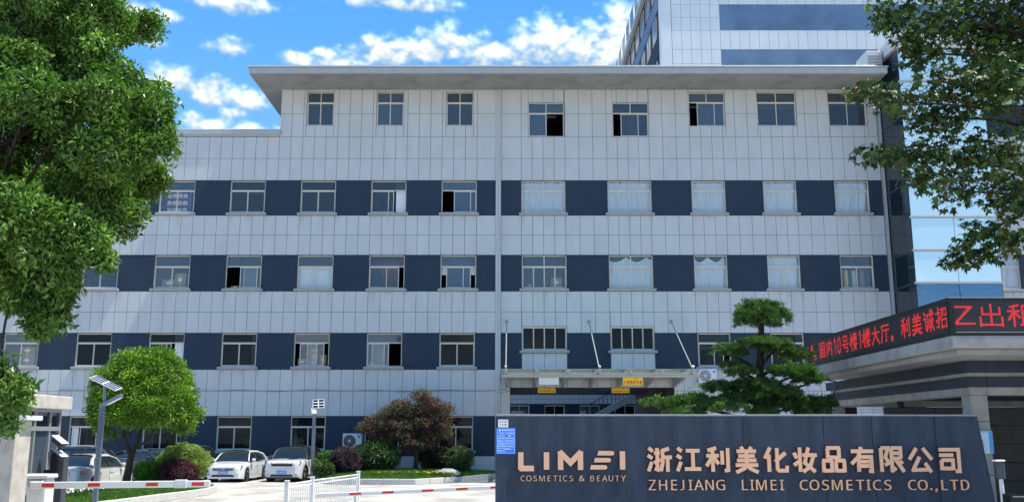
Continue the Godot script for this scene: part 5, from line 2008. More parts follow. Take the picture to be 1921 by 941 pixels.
	if o.get("skirt", false):
		b = MB.new()
		b.box(V(-W * 0.9, 0.18, hl - 0.2), V(W * 0.9, 0.25, hl + 0.02), 0.015)
		for s in [-1.0, 1.0]:
			b.box(V(s * (W + 0.0) - 0.03, 0.2, zr + R), V(s * (W + 0.0) + 0.015, 0.32, zf - R), 0.01)
			for zw in [zf, zr]:
				var path := []
				var rad := []
				for k in 13:
					var an := PI * k / 12.0
					path.append(V(s * (W - 0.005), R + (R + 0.075) * sin(an) * 0.97, zw + (R + 0.075) * cos(an)))
					rad.append(0.035)
				b.tube(path, rad, 6)
		obj("cladding", b, M.car_trim, t)
	if o.get("emblem", false):
		b = MB.new()
		var ring := []
		var rad := []
		for k in 17:
			ring.append(V(0.065 * cos(TAU * k / 16.0), nose - 0.18 + 0.065 * sin(TAU * k / 16.0), hl + 0.022))
			rad.append(0.008)
		b.tube(ring, rad, 6, false)
		for q in [[V(-0.032, 0.055, 0), V(0, 0.01, 0)], [V(0.032, 0.055, 0), V(0, 0.01, 0)], [V(-0.055, 0.02, 0), V(-0.025, -0.05, 0)], [V(-0.025, -0.05, 0), V(0, 0.0, 0)], [V(0, 0.0, 0), V(0.025, -0.05, 0)], [V(0.025, -0.05, 0), V(0.055, 0.02, 0)]]:
			b.cyl(q[0] + V(0, nose - 0.18, hl + 0.022), q[1] + V(0, nose - 0.18, hl + 0.022), 0.007, 0.007, 5)
		obj("emblem", b, M.chrome, t)
	for e in [[1.0, 0.40, o.get("front_plate", true)], [-1.0, deck - 0.42, o.get("rear_plate", true)]]:
		if not e[2]: continue
		b = MB.new()
		var py: float = e[1]
		var pz: float = e[0] * (hl + 0.016)
		b.box(V(-0.22, py, minf(pz, pz + 0.012 * e[0])), V(0.22, py + 0.14, maxf(pz, pz + 0.012 * e[0])))
		var pl := obj("number_plate", b, M.blue_sign, t)
		b = MB.new()
		for k in 7:
			var xx := -0.185 + 0.054 * k + (0.012 if k > 1 else 0.0)
			var zz: float = pz + 0.0135 * e[0]
			b.quad(V(xx, py + 0.03, zz), V(xx, py + 0.11, zz), V(xx + 0.012, py + 0.11, zz), V(xx + 0.012, py + 0.03, zz), V(0, 0, e[0]))
			b.quad(V(xx + 0.012, py + (0.095 if k % 2 else 0.03), zz), V(xx + 0.012, py + (0.11 if k % 2 else 0.045), zz), V(xx + 0.036, py + (0.11 if k % 2 else 0.045), zz), V(xx + 0.036, py + (0.095 if k % 2 else 0.03), zz), V(0, 0, e[0]))
			if k % 3: b.quad(V(xx + 0.026, py + 0.045, zz), V(xx + 0.026, py + 0.095, zz), V(xx + 0.036, py + 0.095, zz), V(xx + 0.036, py + 0.045, zz), V(0, 0, e[0]))
		obj("plate_print", b, M.white_print, pl)
	# papers behind the windscreen
	b = MB.new()
	b.box(V(W * 0.3, belt + 0.05, A - 0.16), V(W * 0.3 + 0.1, belt + 0.12, A - 0.12))
	obj("windscreen_sticker", b, M.white_print, t)

func build_cars() -> void:
	var sedan := {"L": 4.62, "W": 1.82, "H": 1.47, "belt": 0.95, "nose": 0.80, "deck": 1.02, "front": 0.88, "rear": 1.06, "wheel": 0.32, "cowl": 1.18, "tail": -1.72, "roof_front": 0.35, "roof_rear": -0.98, "paint": M.car_white}
	var suv := {"L": 4.55, "W": 1.87, "H": 1.67, "belt": 1.08, "nose": 1.0, "deck": 1.12, "front": 0.86, "rear": 0.98, "wheel": 0.36, "cowl": 1.10, "tail": -2.02, "roof_front": 0.35, "roof_rear": -1.35, "paint": M.car_white, "tumble": 0.70}
	var a := sedan.duplicate()
	a.merge({"emblem": true, "sunroof": true}, true)
	car("parked_sedan", "white saloon car with round emblem parked nose out beside the white SUV", V(-13.65, 0, -48.45), -0.05, a)
	var b := suv.duplicate()
	b.merge({"roof_paint": M.car_trim, "pillar": M.car_trim, "skirt": true, "trim": M.car_trim, "mirror": M.car_trim, "headlamp": M.car_trim}, true)
	car("parked_suv", "white SUV with black roof and black cladding parked by the shrub bed", V(-10.92, 0, -48.75), -0.06, b)
	var c := sedan.duplicate()
	c.merge({"paint": M.car_silver, "L": 4.7}, true)
	car("parked_sedan", "pale silver saloon car turned tail out beyond the barrier", V(-17.4, 0, -39.9), deg_to_rad(177.0), c)
	var d := suv.duplicate()
	d.merge({"paint": M.car_dark, "rails": true}, true)
	car("parked_suv", "dark SUV with roof rails parked behind the silver saloon", V(-20.3, 0, -46.6), deg_to_rad(100.0), d)
	d = suv.duplicate()
	d.merge({"paint": M.car_dark, "H": 1.5}, true)
	car("parked_suv", "dark car parked nose out behind the round tree trunk", V(-18.0, 0, -48.4), deg_to_rad(62.0), d)
	d = suv.duplicate()
	d.merge({"paint": M.car_dark, "H": 1.72}, true)
	car("parked_suv", "tall dark SUV parked between the variegated bush and the white saloon", V(-16.3, 0, -48.3), -0.03, d)

# ---------------------------------------------------------------- plants
func leaf_pair(b: MB, at: Vector3, dir: Vector3, up: Vector3, l: float, w: float, fold: float) -> void:
	# one leaf: two blades folded along the midrib
	var side := dir.cross(up).normalized()
	var nrm := side.cross(dir).normalized()
	var mid := at + dir * l * 0.45
	var tip := at + dir * l - nrm * l * 0.12
	b.tri(at, mid + side * w * 0.5 + nrm * fold * w, tip, nrm)
	b.tri(at, tip, mid - side * w * 0.5 + nrm * fold * w, nrm)

func twig(seed_: int, count: int, spread: float, l: float, w: float, droop: float, tone := 0.25) -> ArrayMesh:
	var r := RandomNumberGenerator.new()
	r.seed = seed_
	var b := MB.new()
	for i in count:
		var p := V(r.randf_range(-1, 1), r.randf_range(-1, 1), r.randf_range(-1, 1))
		while p.length() > 1.0:
			p = V(r.randf_range(-1, 1), r.randf_range(-1, 1), r.randf_range(-1, 1))
		var d := (p.normalized() * 0.8 + V(r.randfn() * 0.5, r.randfn() * 0.4 + 0.35 - droop, r.randfn() * 0.5)).normalized()
		var up := (V(0, 1, 0) + V(r.randfn(), r.randfn(), r.randfn()) * 0.35).normalized()
		if absf(d.dot(up)) > 0.95: up = V(1, 0, 0)
		var k := 1.0 + r.randf_range(-tone, tone)
		b.tint = Color(k * (1.0 + r.randf_range(-0.08, 0.14)), k, k * (1.0 + r.randf_range(-0.1, 0.1)))
		var s := r.randf_range(0.75, 1.2)
		leaf_pair(b, p * spread, d, up, l * s, w * s, 0.22)
	return b.mesh()

func spiky(seed_: int, count: int, spread: float, l: float, w: float) -> ArrayMesh:
	# a tuft of narrow leaves that stand up and out
	var r := RandomNumberGenerator.new()
	r.seed = seed_
	var b := MB.new()
	for i in count:
		var d := (V(r.randfn() * 0.75, r.randf_range(0.15, 1.2), r.randfn() * 0.75)).normalized()
		var k := 1.0 + r.randf_range(-0.25, 0.3)
		b.tint = Color(k, k, k * 0.95)
		leaf_pair(b, V(r.randf_range(-1, 1), r.randf_range(-0.6, 0.6), r.randf_range(-1, 1)) * spread, d, V(r.randfn(), 0.3, r.randfn()).normalized(), l * r.randf_range(0.7, 1.2), w, 0.15)
	return b.mesh()

func foliage(called: String, host: Node, m: Mesh, material: Material, clumps: Array, colors: Array, density: float, o := {}) -> MultiMeshInstance3D:
	# clumps: [x, y, z, rx, ry, rz]; leaves fill the outer part of each ellipsoid; density per square metre of shell
	var xs: Array[Transform3D] = []
	var cs := PackedColorArray()
	var inner: float = o.get("inner", 0.55)
	var bottom: float = o.get("bottom", -1.0)      # nothing below this share of the height
	var droop: float = o.get("droop", 0.0)
	var size: float = o.get("size", 1.0)
	var wobble: float = o.get("wobble", 0.16)
	var f := FastNoiseLite.new()
	f.seed = int(o.get("seed", 1))
	f.frequency = float(o.get("freq", 1.6))
	for c in clumps:
		var rx: float = c[3]
		var ry: float = c[4]
		var rz: float = c[5] if c.size() > 5 else rx
		var area := 4.0 * PI * pow((pow(rx * ry, 1.6) + pow(rx * rz, 1.6) + pow(ry * rz, 1.6)) / 3.0, 1 / 1.6)
		var n := int(area * density)
		for i in n:
			var d := V(rng.randfn(), rng.randfn(), rng.randfn()).normalized()
			if d.y < bottom: d.y = -d.y * 0.5
			var u := pow(rng.randf(), 0.45)
			var p0 := V(c[0], c[1], c[2]) + V(d.x * rx, d.y * ry, d.z * rz)
			var bump := 1.0 + wobble * 2.0 * f.get_noise_3d(p0.x, p0.y, p0.z)
			var s := lerpf(inner, 1.0, u) * bump
			var p := V(c[0], c[1], c[2]) + V(d.x * rx, d.y * ry, d.z * rz) * s
			if o.get("gaps", 0.0) > 0.0 and f.get_noise_3d(p.x * 2.1 + 50.0, p.y * 2.1, p.z * 2.1) > 0.62 - float(o.gaps):
				continue
			var out := V(d.x / rx, d.y / ry, d.z / rz).normalized()
			var up := (out * float(o.get("outward", 0.8)) + V(0, 1.0 - droop, 0) + V(rng.randfn(), rng.randfn(), rng.randfn()) * 0.35).normalized()
			var side := up.cross(V(rng.randfn(), rng.randfn(), rng.randfn())).normalized()
			var sc := size * rng.randf_range(0.75, 1.25)
			xs.append(Transform3D(Basis(side, up, side.cross(up)).scaled(V(sc, sc, sc)), p))
			var col: Color = colors[rng.randi_range(0, colors.size() - 1)]
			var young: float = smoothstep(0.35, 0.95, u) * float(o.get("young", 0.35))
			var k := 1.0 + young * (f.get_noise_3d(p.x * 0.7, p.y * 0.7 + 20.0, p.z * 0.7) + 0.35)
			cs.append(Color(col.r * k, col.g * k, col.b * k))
	var mm := MultiMesh.new()
	mm.transform_format = MultiMesh.TRANSFORM_3D
	mm.use_colors = true
	mm.mesh = m
	mm.instance_count = xs.size()
	for i in xs.size():
		mm.set_instance_transform(i, xs[i])
		mm.set_instance_color(i, cs[i])
	var inst := MultiMeshInstance3D.new()
	inst.name = called
	inst.multimesh = mm
	inst.material_override = material
	host.add_child(inst, true)
	inst.set_meta("kind", "stuff")
	return inst

func limb(b: MB, pts: Array, r0: float, r1: float, seg := 8) -> void:
	var fine := []
	var rad := []
	var n := pts.size()
	for i in n - 1:
		for k in 4:
			var u := k / 4.0
			var p0: Vector3 = pts[maxi(i - 1, 0)]
			var p3: Vector3 = pts[mini(i + 2, n - 1)]
			fine.append((pts[i] as Vector3).cubic_interpolate(pts[i + 1], p0, p3, u))
	fine.append(pts[n - 1])
	for i in fine.size(): rad.append(lerpf(r0, r1, float(i) / (fine.size() - 1)))
	b.tube(fine, rad, seg)

func bush(called: String, lab: String, at: Vector3, rx: float, ry: float, colors: Array, m: Mesh, material: Material, density: float, o := {}) -> void:
	var t := thing(called, lab, "bush", at)
	var b := MB.new()
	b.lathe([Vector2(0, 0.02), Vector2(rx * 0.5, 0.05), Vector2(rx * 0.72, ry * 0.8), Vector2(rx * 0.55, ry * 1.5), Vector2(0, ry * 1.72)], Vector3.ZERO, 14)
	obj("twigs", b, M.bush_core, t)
	var oo := {"inner": 0.78, "wobble": 0.15, "young": 0.8, "bottom": -0.8, "seed": int(rx * 100) + int(at.x * 10.0)}
	oo.merge(o, true)
	foliage("leaves", t, m, material, [[0, ry * 0.96, 0, rx, ry, rx * 0.95]], colors, density, oo)

func build_plants() -> void:
	var small := twig(11, 14, 0.10, 0.075, 0.042, 0.0)
	var tiny := twig(12, 16, 0.075, 0.05, 0.03, 0.0)
	# front bed
	bush("round_bush", "clipped bright green ball bush beside the dark red ball bush", V(-14.05, 0.32, -37.6), 0.58, 0.48, [Color(0.12, 0.27, 0.025), Color(0.16, 0.33, 0.03)], tiny, M.leaf, 170)
	bush("round_bush", "clipped dark red ball bush at the tip of the lawn bed", V(-12.85, 0.30, -37.3), 0.74, 0.52, [Color(0.085, 0.018, 0.034), Color(0.13, 0.026, 0.05), Color(0.055, 0.014, 0.024)], tiny, M.leaf_dull, 170)
	bush("round_bush", "pale variegated dome bush behind the dark red ball bush", V(-13.15, 0.34, -38.75), 0.98, 0.78, [Color(0.24, 0.33, 0.08), Color(0.36, 0.42, 0.16), Color(0.17, 0.27, 0.05)], spiky(41, 22, 0.08, 0.10, 0.02), M.leaf, 120)
	# back bed
	bush("round_bush", "green bush at the shrub bed edge next to the street lamp", V(-8.95, 0.3, -47.2), 0.72, 0.55, [Color(0.05, 0.12, 0.02), Color(0.07, 0.15, 0.025)], small, M.leaf, 120)
	bush("round_bush", "dark purple ball bush below the wall air conditioner", V(-8.1, 0.33, -46.9), 0.78, 0.68, [Color(0.03, 0.014, 0.02), Color(0.045, 0.02, 0.028)], tiny, M.leaf_dull, 170)
	bush("round_bush", "large dark green bush between the purple bush and the red maple", V(-6.75, 0.4, -48.2), 1.12, 0.80, [Color(0.03, 0.075, 0.015), Color(0.04, 0.09, 0.018)], small, M.leaf, 115)
	bush("round_bush", "low dark bush in the shade behind the red maple trunk", V(-3.9, 0.5, -49.6), 0.85, 0.55, [Color(0.022, 0.05, 0.014), Color(0.03, 0.04, 0.02)], small, M.leaf, 110)
	bush("round_bush", "grey green ball bush at the passage end of the shrub bed", V(-2.65, 0.45, -48.9), 0.72, 0.62, [Color(0.045, 0.095, 0.03), Color(0.06, 0.115, 0.035)], tiny, M.leaf, 190)
	# low mixed growth along the street lamp edge of the shrub bed
	bush("low_shrub", "low dark shrub hugging the kerb by the street lamp foot", V(-8.9, 0.26, -45.7), 0.45, 0.36, [Color(0.035, 0.085, 0.018), Color(0.05, 0.1, 0.02)], small, M.leaf, 130)
	# boulder
	var t := thing("boulder", "pale grey boulder lying in the shrub bed grass", "boulder", V(-3.1, 0.36, -46.6))
	var b := MB.new()
	var f := FastNoiseLite.new()
	f.seed = 4
	f.frequency = 1.1
	var rows := []
	for i in 9:
		var line := []
		for k in 18:
			var d := V(sin(PI * i / 8.0) * cos(TAU * k / 18.0), cos(PI * i / 8.0), sin(PI * i / 8.0) * sin(TAU * k / 18.0))
			line.append(V(d.x * 0.6, d.y * 0.2 + 0.06, d.z * 0.35) * (1.0 + 0.45 * f.get_noise_3d(d.x * 2, d.y * 2, d.z * 2)))
		rows.append(line)
	b.grid(rows, V(0, 0.1, 0), true)
	obj("rock", b, M.slate_cap, t)
	# grass on both beds
	var blades := MB.new()
	var r := RandomNumberGenerator.new()
	r.seed = 8
	for i in 9:
		var p := V(r.randf_range(-0.06, 0.06), 0, r.randf_range(-0.06, 0.06))
		var d := V(r.randfn() * 0.35, 1, r.randfn() * 0.35).normalized()
		var s := V(r.randfn(), 0, r.randfn()).normalized() * 0.006
		var k := r.randf_range(0.75, 1.3)
		blades.tint = Color(k, k, k)
		blades.tri(p - s, p + s, p + d * r.randf_range(0.05, 0.10), V(0, 0.4, 1))
	var bm := blades.mesh()
	for which in 2:
		var poly: PackedVector2Array = Geometry2D.offset_polygon(front_bed if which == 0 else back_bed, -0.2)[0]
		var mid := Vector2.ZERO
		for p in poly: mid += p / poly.size()
		var rise := 0.16 if which == 0 else 0.28
		var lo := Vector2(1e6, 1e6)
		var hi := -lo
		for p in poly:
			lo = lo.min(p)
			hi = hi.max(p)
		var mm := MultiMesh.new()
		mm.transform_format = MultiMesh.TRANSFORM_3D
		mm.use_colors = true
		mm.mesh = bm
		var xs: Array[Transform3D] = []
		while xs.size() < 13000:
			var q := Vector2(r.randf_range(lo.x, hi.x), r.randf_range(lo.y, hi.y))
			if not Geometry2D.is_point_in_polygon(q, poly): continue
			# height of the mound at this spot
			var far := 1.0
			for st in 12:
				var w := mid + (q - mid) * (1.0 + st * 0.12)
				if q.distance_to(mid) > 0.01 and not Geometry2D.is_point_in_polygon(w, poly):
					far = st * 0.12
					break
			var e := 1.0 / (1.0 + far)
			var y := 0.215 + rise * (1.0 - e * e)
			var sc := r.randf_range(0.8, 1.5) * (1.0 if which == 0 else 1.35)
			xs.append(Transform3D(Basis(V(0, 1, 0), r.randf() * TAU).scaled(V(sc, sc, sc)), V(q.x, y, q.y)))
		mm.instance_count = xs.size()
		for i in xs.size():
			mm.set_instance_transform(i, xs[i])
			var k := r.randf_range(0.75, 1.25)
			mm.set_instance_color(i, Color(0.085 * k, 0.20 * k, 0.018 * k))
		var g := MultiMeshInstance3D.new()
		g.name = "grass"
		g.multimesh = mm
		g.material_override = M.leaf_dull
		add_child(g, true)
		tag(g, ["short bright grass on the lawn bed by the round tree", "longer grass on the shrub bed under the red maple"][which], "grass", "", "stuff")
	# flowers
	flower_patch("white_flowers", "bed of small white flowers beside the camera column", Vector2(-14.25, -31.0), Vector2(0.65, 2.4), 0.30, 620, Color(0.8, 0.8, 0.76), 0.034, 0.34)
	flower_patch("yellow_flowers", "drift of yellow flowers in the grass under the red maple", Vector2(-4.7, -46.4), Vector2(1.9, 0.7), 0.36, 360, Color(0.75, 0.52, 0.02), 0.026, 0.14)

func flower_patch(called: String, lab: String, mid: Vector2, half: Vector2, y: float, count: int, col: Color, rad: float, tall: float) -> void:
	var b := MB.new()
	for k in 6:
		var a := TAU * k / 6.0
		var c := TAU * (k + 0.8) / 6.0
		b.tri(V(0, 0, 0), V(cos(a) * rad, rad * 0.3, sin(a) * rad), V(cos(c) * rad, rad * 0.3, sin(c) * rad), V(0, 1, 0))
	var head := b.mesh()
	var t := thing(called, lab, "flowers", V(mid.x, 0, mid.y))
	var mm := MultiMesh.new()
	mm.transform_format = MultiMesh.TRANSFORM_3D
	mm.use_colors = true
	mm.mesh = head
	mm.instance_count = count
	var clumps := []
	for i in count:
		var p := V(rng.randf_range(-half.x, half.x), y + tall * rng.randf_range(0.55, 1.1), rng.randf_range(-half.y, half.y))
		var sc := rng.randf_range(0.8, 1.5)
		mm.set_instance_transform(i, Transform3D(Basis.from_euler(V(rng.randf_range(0.0, 1.1), rng.randf() * TAU, 0)).scaled(V(sc, sc, sc)), p))
		var k := rng.randf_range(0.85, 1.05)
		mm.set_instance_color(i, col * k)
	var inst := MultiMeshInstance3D.new()
	inst.name = "blossoms"
	inst.multimesh = mm
	inst.material_override = M.petal
	t.add_child(inst)
	inst.set_meta("kind", "stuff")
	for i in 26:
		clumps.append([rng.randf_range(-half.x, half.x), y + tall * 0.12, rng.randf_range(-half.y, half.y), 0.26, tall * 0.4])
	foliage("leaves", t, twig(31, 12, 0.08, 0.06, 0.03, 0.0), M.leaf, clumps, [Color(0.05, 0.12, 0.02), Color(0.07, 0.15, 0.025)], 60.0, {"wobble": 0.1})

# ---------------------------------------------------------------- trees
func build_trees() -> void:
	camphor()
	round_tree()
	red_maple()
	cloud_pine()
	green_maple()

func camphor() -> void:
	var t := thing("camphor_tree", "huge camphor tree whose glossy green crown fills the corner above the gate pillar", "tree", V(-9.6, 0, -15.2))
	var b := MB.new()
	var crown := [[-8.32, 9.4, -15.32, 0.74, 0.59], [-7.55, 9.37, -15.48, 0.6, 0.7], [-8.38, 8.25, -15.12, 0.68, 0.57], [-7.8, 8.26, -15.41, 0.74, 0.59], [-7.18, 8.6, -15.52, 0.41, 0.59],
		[-7.55, 7.3, -14.0, 0.66, 0.46], [-6.75, 7.25, -14.0, 0.62, 0.40], [-6.45, 7.77, -15.12, 0.50, 0.48], [-5.79, 7.46, -14.5, 0.34, 0.4], [-5.75, 6.83, -14.5, 0.36, 0.4], [-6.25, 6.68, -14.3, 0.59, 0.53],
		[-7.6, 6.7, -16.2, 0.65, 0.49], [-8.3, 6.7, -16.0, 0.56, 0.54], [-7.1, 6.45, -16.2, 0.45, 0.47], [-6.4, 6.65, -15.9, 0.36, 0.28], [-7.0, 5.6, -13.7, 0.55, 0.36], [-7.45, 5.5, -13.6, 0.49, 0.42],
		[-6.54, 5.25, -14.0, 0.47, 0.37], [-7.16, 5.0, -14.0, 0.58, 0.44], [-6.2, 4.95, -14.0, 0.24, 0.32], [-7.56, 4.53, -14.1, 0.38, 0.31], [-6.98, 4.67, -14.2, 0.38, 0.27], [-6.88, 4.13, -14.1, 0.27, 0.28], [-7.11, 3.92, -14.2, 0.16, 0.12],
		[-7.5, 3.12, -13.8, 0.30, 0.24], [-7.2, 2.85, -13.8, 0.27, 0.27], [-7.34, 2.52, -13.8, 0.22, 0.22],
		[-9.03, 7.62, -14.96, 0.8, 1.22], [-8.51, 5.27, -14.5, 0.75, 1.12], [-8.05, 2.95, -14.0, 0.42, 0.5],
		[-8.6, 9.6, -16.6, 1.1, 0.8], [-7.5, 9.9, -16.9, 0.7, 0.6], [-8.0, 10.3, -15.5, 1.0, 0.7], [-10.2, 9.0, -15.5, 1.1, 1.1], [-10.6, 7.0, -15.3, 1.0, 1.2], [-9.6, 10.5, -15.6, 1.2, 0.9], [-8.2, 7.2, -16.4, 1.0, 0.9], [-9.6, 6.0, -16.2, 1.0, 0.9]]
	for c in [[-7.0, 6.0, -15.0, 0.5, 0.4], [-6.6, 6.15, -15.1, 0.32, 0.3], [-7.7, 6.1, -15.0, 0.55, 0.45], [-6.75, 5.75, -14.9, 0.28, 0.26], [-6.6, 5.75, -15.2, 0.4, 0.34], [-7.1, 4.35, -14.1, 0.38, 0.28], [-6.75, 4.5, -14.0, 0.28, 0.26], [-6.95, 3.98, -14.1, 0.25, 0.2], [-7.8, 4.9, -14.6, 0.4, 0.4]]:
		crown.append(c)
	limb(b, [V(0, 0, 0), V(0.1, 2.2, 0.1), V(0.35, 4.4, 0.3), V(0.6, 6.4, 0.2), V(0.9, 8.4, 0.0), V(1.3, 10.2, -0.3)], 0.34, 0.06, 12)
	for c in crown:
		if c[1] < 5.4: continue
		var e := V(c[0] + 9.6, c[1], c[2] + 15.2)
		var h := clampf(e.y - 0.9 - e.x * 0.35, 2.2, 9.0)
		var s := V(0.1 + h * 0.09, h, 0.15)
		limb(b, [s, s.lerp(e, 0.35) + V(0, -0.1, -0.3), s.lerp(e, 0.75) + V(0.05, 0.12, -0.15), e], 0.055, 0.008, 6)
	# thin boughs that carry the low hanging sprays
	limb(b, [V(0.3, 5.6, 0.2), V(1.3, 5.5, 0.5), V(2.0, 4.6, 1.0), V(2.1, 3.7, 1.3), V(2.25, 2.7, 1.4)], 0.05, 0.008, 6)
	limb(b, [V(1.3, 5.5, 0.5), V(2.2, 5.3, 0.9), V(2.6, 4.8, 1.1), V(2.7, 4.1, 1.1)], 0.035, 0.006, 6)
	obj("trunk", b, M.bark, t)
	# every bough ends in many small hanging heads of leaves
	var heads := []
	var r := RandomNumberGenerator.new()
	r.seed = 17
	for c in crown:
		var e := V(c[0] + 9.6, c[1], c[2] + 15.2)
		var n := int(26.0 * pow(float(c[3]) * float(c[4]), 0.9)) + 5
		for i in n:
			var d := V(r.randfn(), r.randfn(), r.randfn() + 0.15).normalized() * pow(r.randf(), 0.33)
			var q := r.randf_range(0.14, 0.25) * clampf(float(c[3]) / 0.45, 0.6, 1.15)
			heads.append([e.x + d.x * c[3] * 0.95, e.y + d.y * c[4] * 0.95, e.z + d.z * c[3] * 0.9, q, q * 0.95, q])
	for k in 3:
		foliage("crown", t, twig(100 + k, 12, 0.10, 0.105, 0.046, 0.75, 0.3), M.leaf, heads, [Color(0.088, 0.175, 0.026), Color(0.12, 0.215, 0.034), Color(0.165, 0.27, 0.05), Color(0.06, 0.135, 0.022)], 25.0, {"inner": 0.35, "droop": 0.5, "outward": 0.7, "wobble": 0.2, "seed": 3, "freq": 1.5, "young": 0.9})

func round_tree() -> void:
	var t := thing("round_tree", "round headed bright green tree with forked trunk on the lawn bed", "tree", V(-14.5, 0.3, -36.5))
	var b := MB.new()
	limb(b, [V(0, 0, 0), V(0.04, 0.6, 0), V(0.12, 1.15, 0.0)], 0.15, 0.12, 10)
	limb(b, [V(0.12, 1.1, 0), V(-0.1, 1.7, 0.05), V(-0.3, 2.3, 0.1), V(-0.75, 3.2, 0.1)], 0.095, 0.03, 8)
	limb(b, [V(0.12, 1.1, 0), V(0.32, 1.8, 0.0), V(0.45, 2.4, -0.1), V(0.6, 3.6, -0.1)], 0.10, 0.03, 8)
	limb(b, [V(0.22, 1.4, 0), V(0.7, 1.75, 0.1), V(1.05, 2.2, 0.2), V(1.25, 2.7, 0.2)], 0.05, 0.02, 7)
	limb(b, [V(0.4, 2.2, 0), V(0.9, 2.9, 0.3), V(1.2, 3.6, 0.4)], 0.05, 0.02, 7)
	limb(b, [V(-0.25, 2.2, 0), V(-0.9, 2.6, 0.3), V(-1.3, 3.2, 0.5)], 0.045, 0.02, 7)
	limb(b, [V(0.0, 1.9, 0), V(0.1, 2.8, 0.5), V(0.1, 3.8, 0.6)], 0.05, 0.02, 7)
	obj("trunk", b, M.bark, t)
	var cl := []
	var r := RandomNumberGenerator.new()
	r.seed = 91
	# many small heads along a dome
	for i in 60:
		var a := TAU * i * 0.618
		var h := (i + 0.5) / 60.0
		var rr := sqrt(1.0 - pow(h, 2.2)) * r.randf_range(1.4, 1.78)
		cl.append([0.45 + rr * cos(a), 2.75 + h * 2.15 + r.randf_range(-0.14, 0.14) - 0.3 * (1.0 - h), rr * sin(a) * 0.95, r.randf_range(0.38, 0.58), r.randf_range(0.28, 0.42)])
	cl.append([0.6, 3.2, 0.0, 1.05, 0.95])
	cl.append([-0.95, 2.2, 0.3, 0.25, 0.18])
	cl.append([-0.6, 1.95, 0.2, 0.2, 0.15])
	for k in 2:
		foliage("crown", t, twig(140 + k, 13, 0.15, 0.135, 0.05, -0.1, 0.3), M.leaf, cl, [Color(0.11, 0.22, 0.016), Color(0.145, 0.27, 0.018), Color(0.19, 0.33, 0.024), Color(0.08, 0.17, 0.015)], 21.0, {"inner": 0.5, "wobble": 0.3, "seed": 6, "young": 0.8, "gaps": 0.2})

func red_maple() -> void:
	var t := thing("red_maple", "spreading red bronze maple tree in the shrub bed against the facade", "tree", V(-4.87, 0.4, -48.9))
	var b := MB.new()
	limb(b, [V(0, 0, 0), V(0.03, 0.7, 0), V(-0.05, 1.25, 0.05)], 0.13, 0.10, 10)
	for e in [V(-2.2, 2.3, 0.3), V(-1.4, 2.8, 0.5), V(-0.6, 3.3, 0.2), V(0.3, 3.6, 0.1), V(1.0, 3.0, 0.4), V(1.5, 2.0, 0.5), V(-1.6, 1.7, 0.6), V(0.9, 2.2, 0.6), V(-0.3, 2.2, 0.7)]:
		limb(b, [V(-0.03, 1.1, 0), V(e.x * 0.4, 1.1 + (e.y - 1.1) * 0.55, e.z * 0.5), e], 0.06, 0.015, 7)
	obj("trunk", b, M.bark, t)
	var cl := []
	for c in [[-2.45, 2.25, 0.55, 0.2], [-1.9, 2.55, 0.6, 0.2], [-1.3, 2.95, 0.65, 0.25], [-0.7, 3.35, 0.55, 0.22], [0.25, 3.75, 0.55, 0.26], [0.75, 3.45, 0.55, 0.2], [1.3, 3.15, 0.6, 0.28], [1.35, 2.7, 0.55, 0.25], [0.4, 3.15, 0.75, 0.3], [-0.4, 2.9, 0.75, 0.28],
		[-1.2, 2.35, 0.7, 0.25], [-0.3, 2.35, 0.75, 0.26], [0.6, 2.55, 0.7, 0.28], [1.5, 1.95, 0.48, 0.25], [1.25, 2.2, 0.5, 0.22], [-1.75, 1.9, 0.6, 0.2], [-0.9, 1.75, 0.7, 0.22], [0.0, 1.75, 0.7, 0.24], [0.8, 1.8, 0.6, 0.24], [-0.2, 1.35, 0.65, 0.2], [0.55, 1.45, 0.5, 0.2], [-2.2, 2.0, 0.45, 0.16]]:
		for k in 2:
			cl.append([c[0] + rng.randf_range(-0.15, 0.15), c[1] + rng.randf_range(-0.08, 0.08), (0.55 if k else -0.35) + rng.randf_range(-0.3, 0.3), c[2], c[3]])
	foliage("crown", t, twig(160, 14, 0.14, 0.10, 0.05, 0.3, 0.3), M.leaf_dull, cl, [Color(0.075, 0.066, 0.034), Color(0.11, 0.043, 0.036), Color(0.06, 0.075, 0.03), Color(0.15, 0.048, 0.044), Color(0.062, 0.08, 0.034)], 19.0, {"inner": 0.3, "wobble": 0.3, "seed": 16, "young": 0.5, "gaps": 0.22, "outward": 0.3})

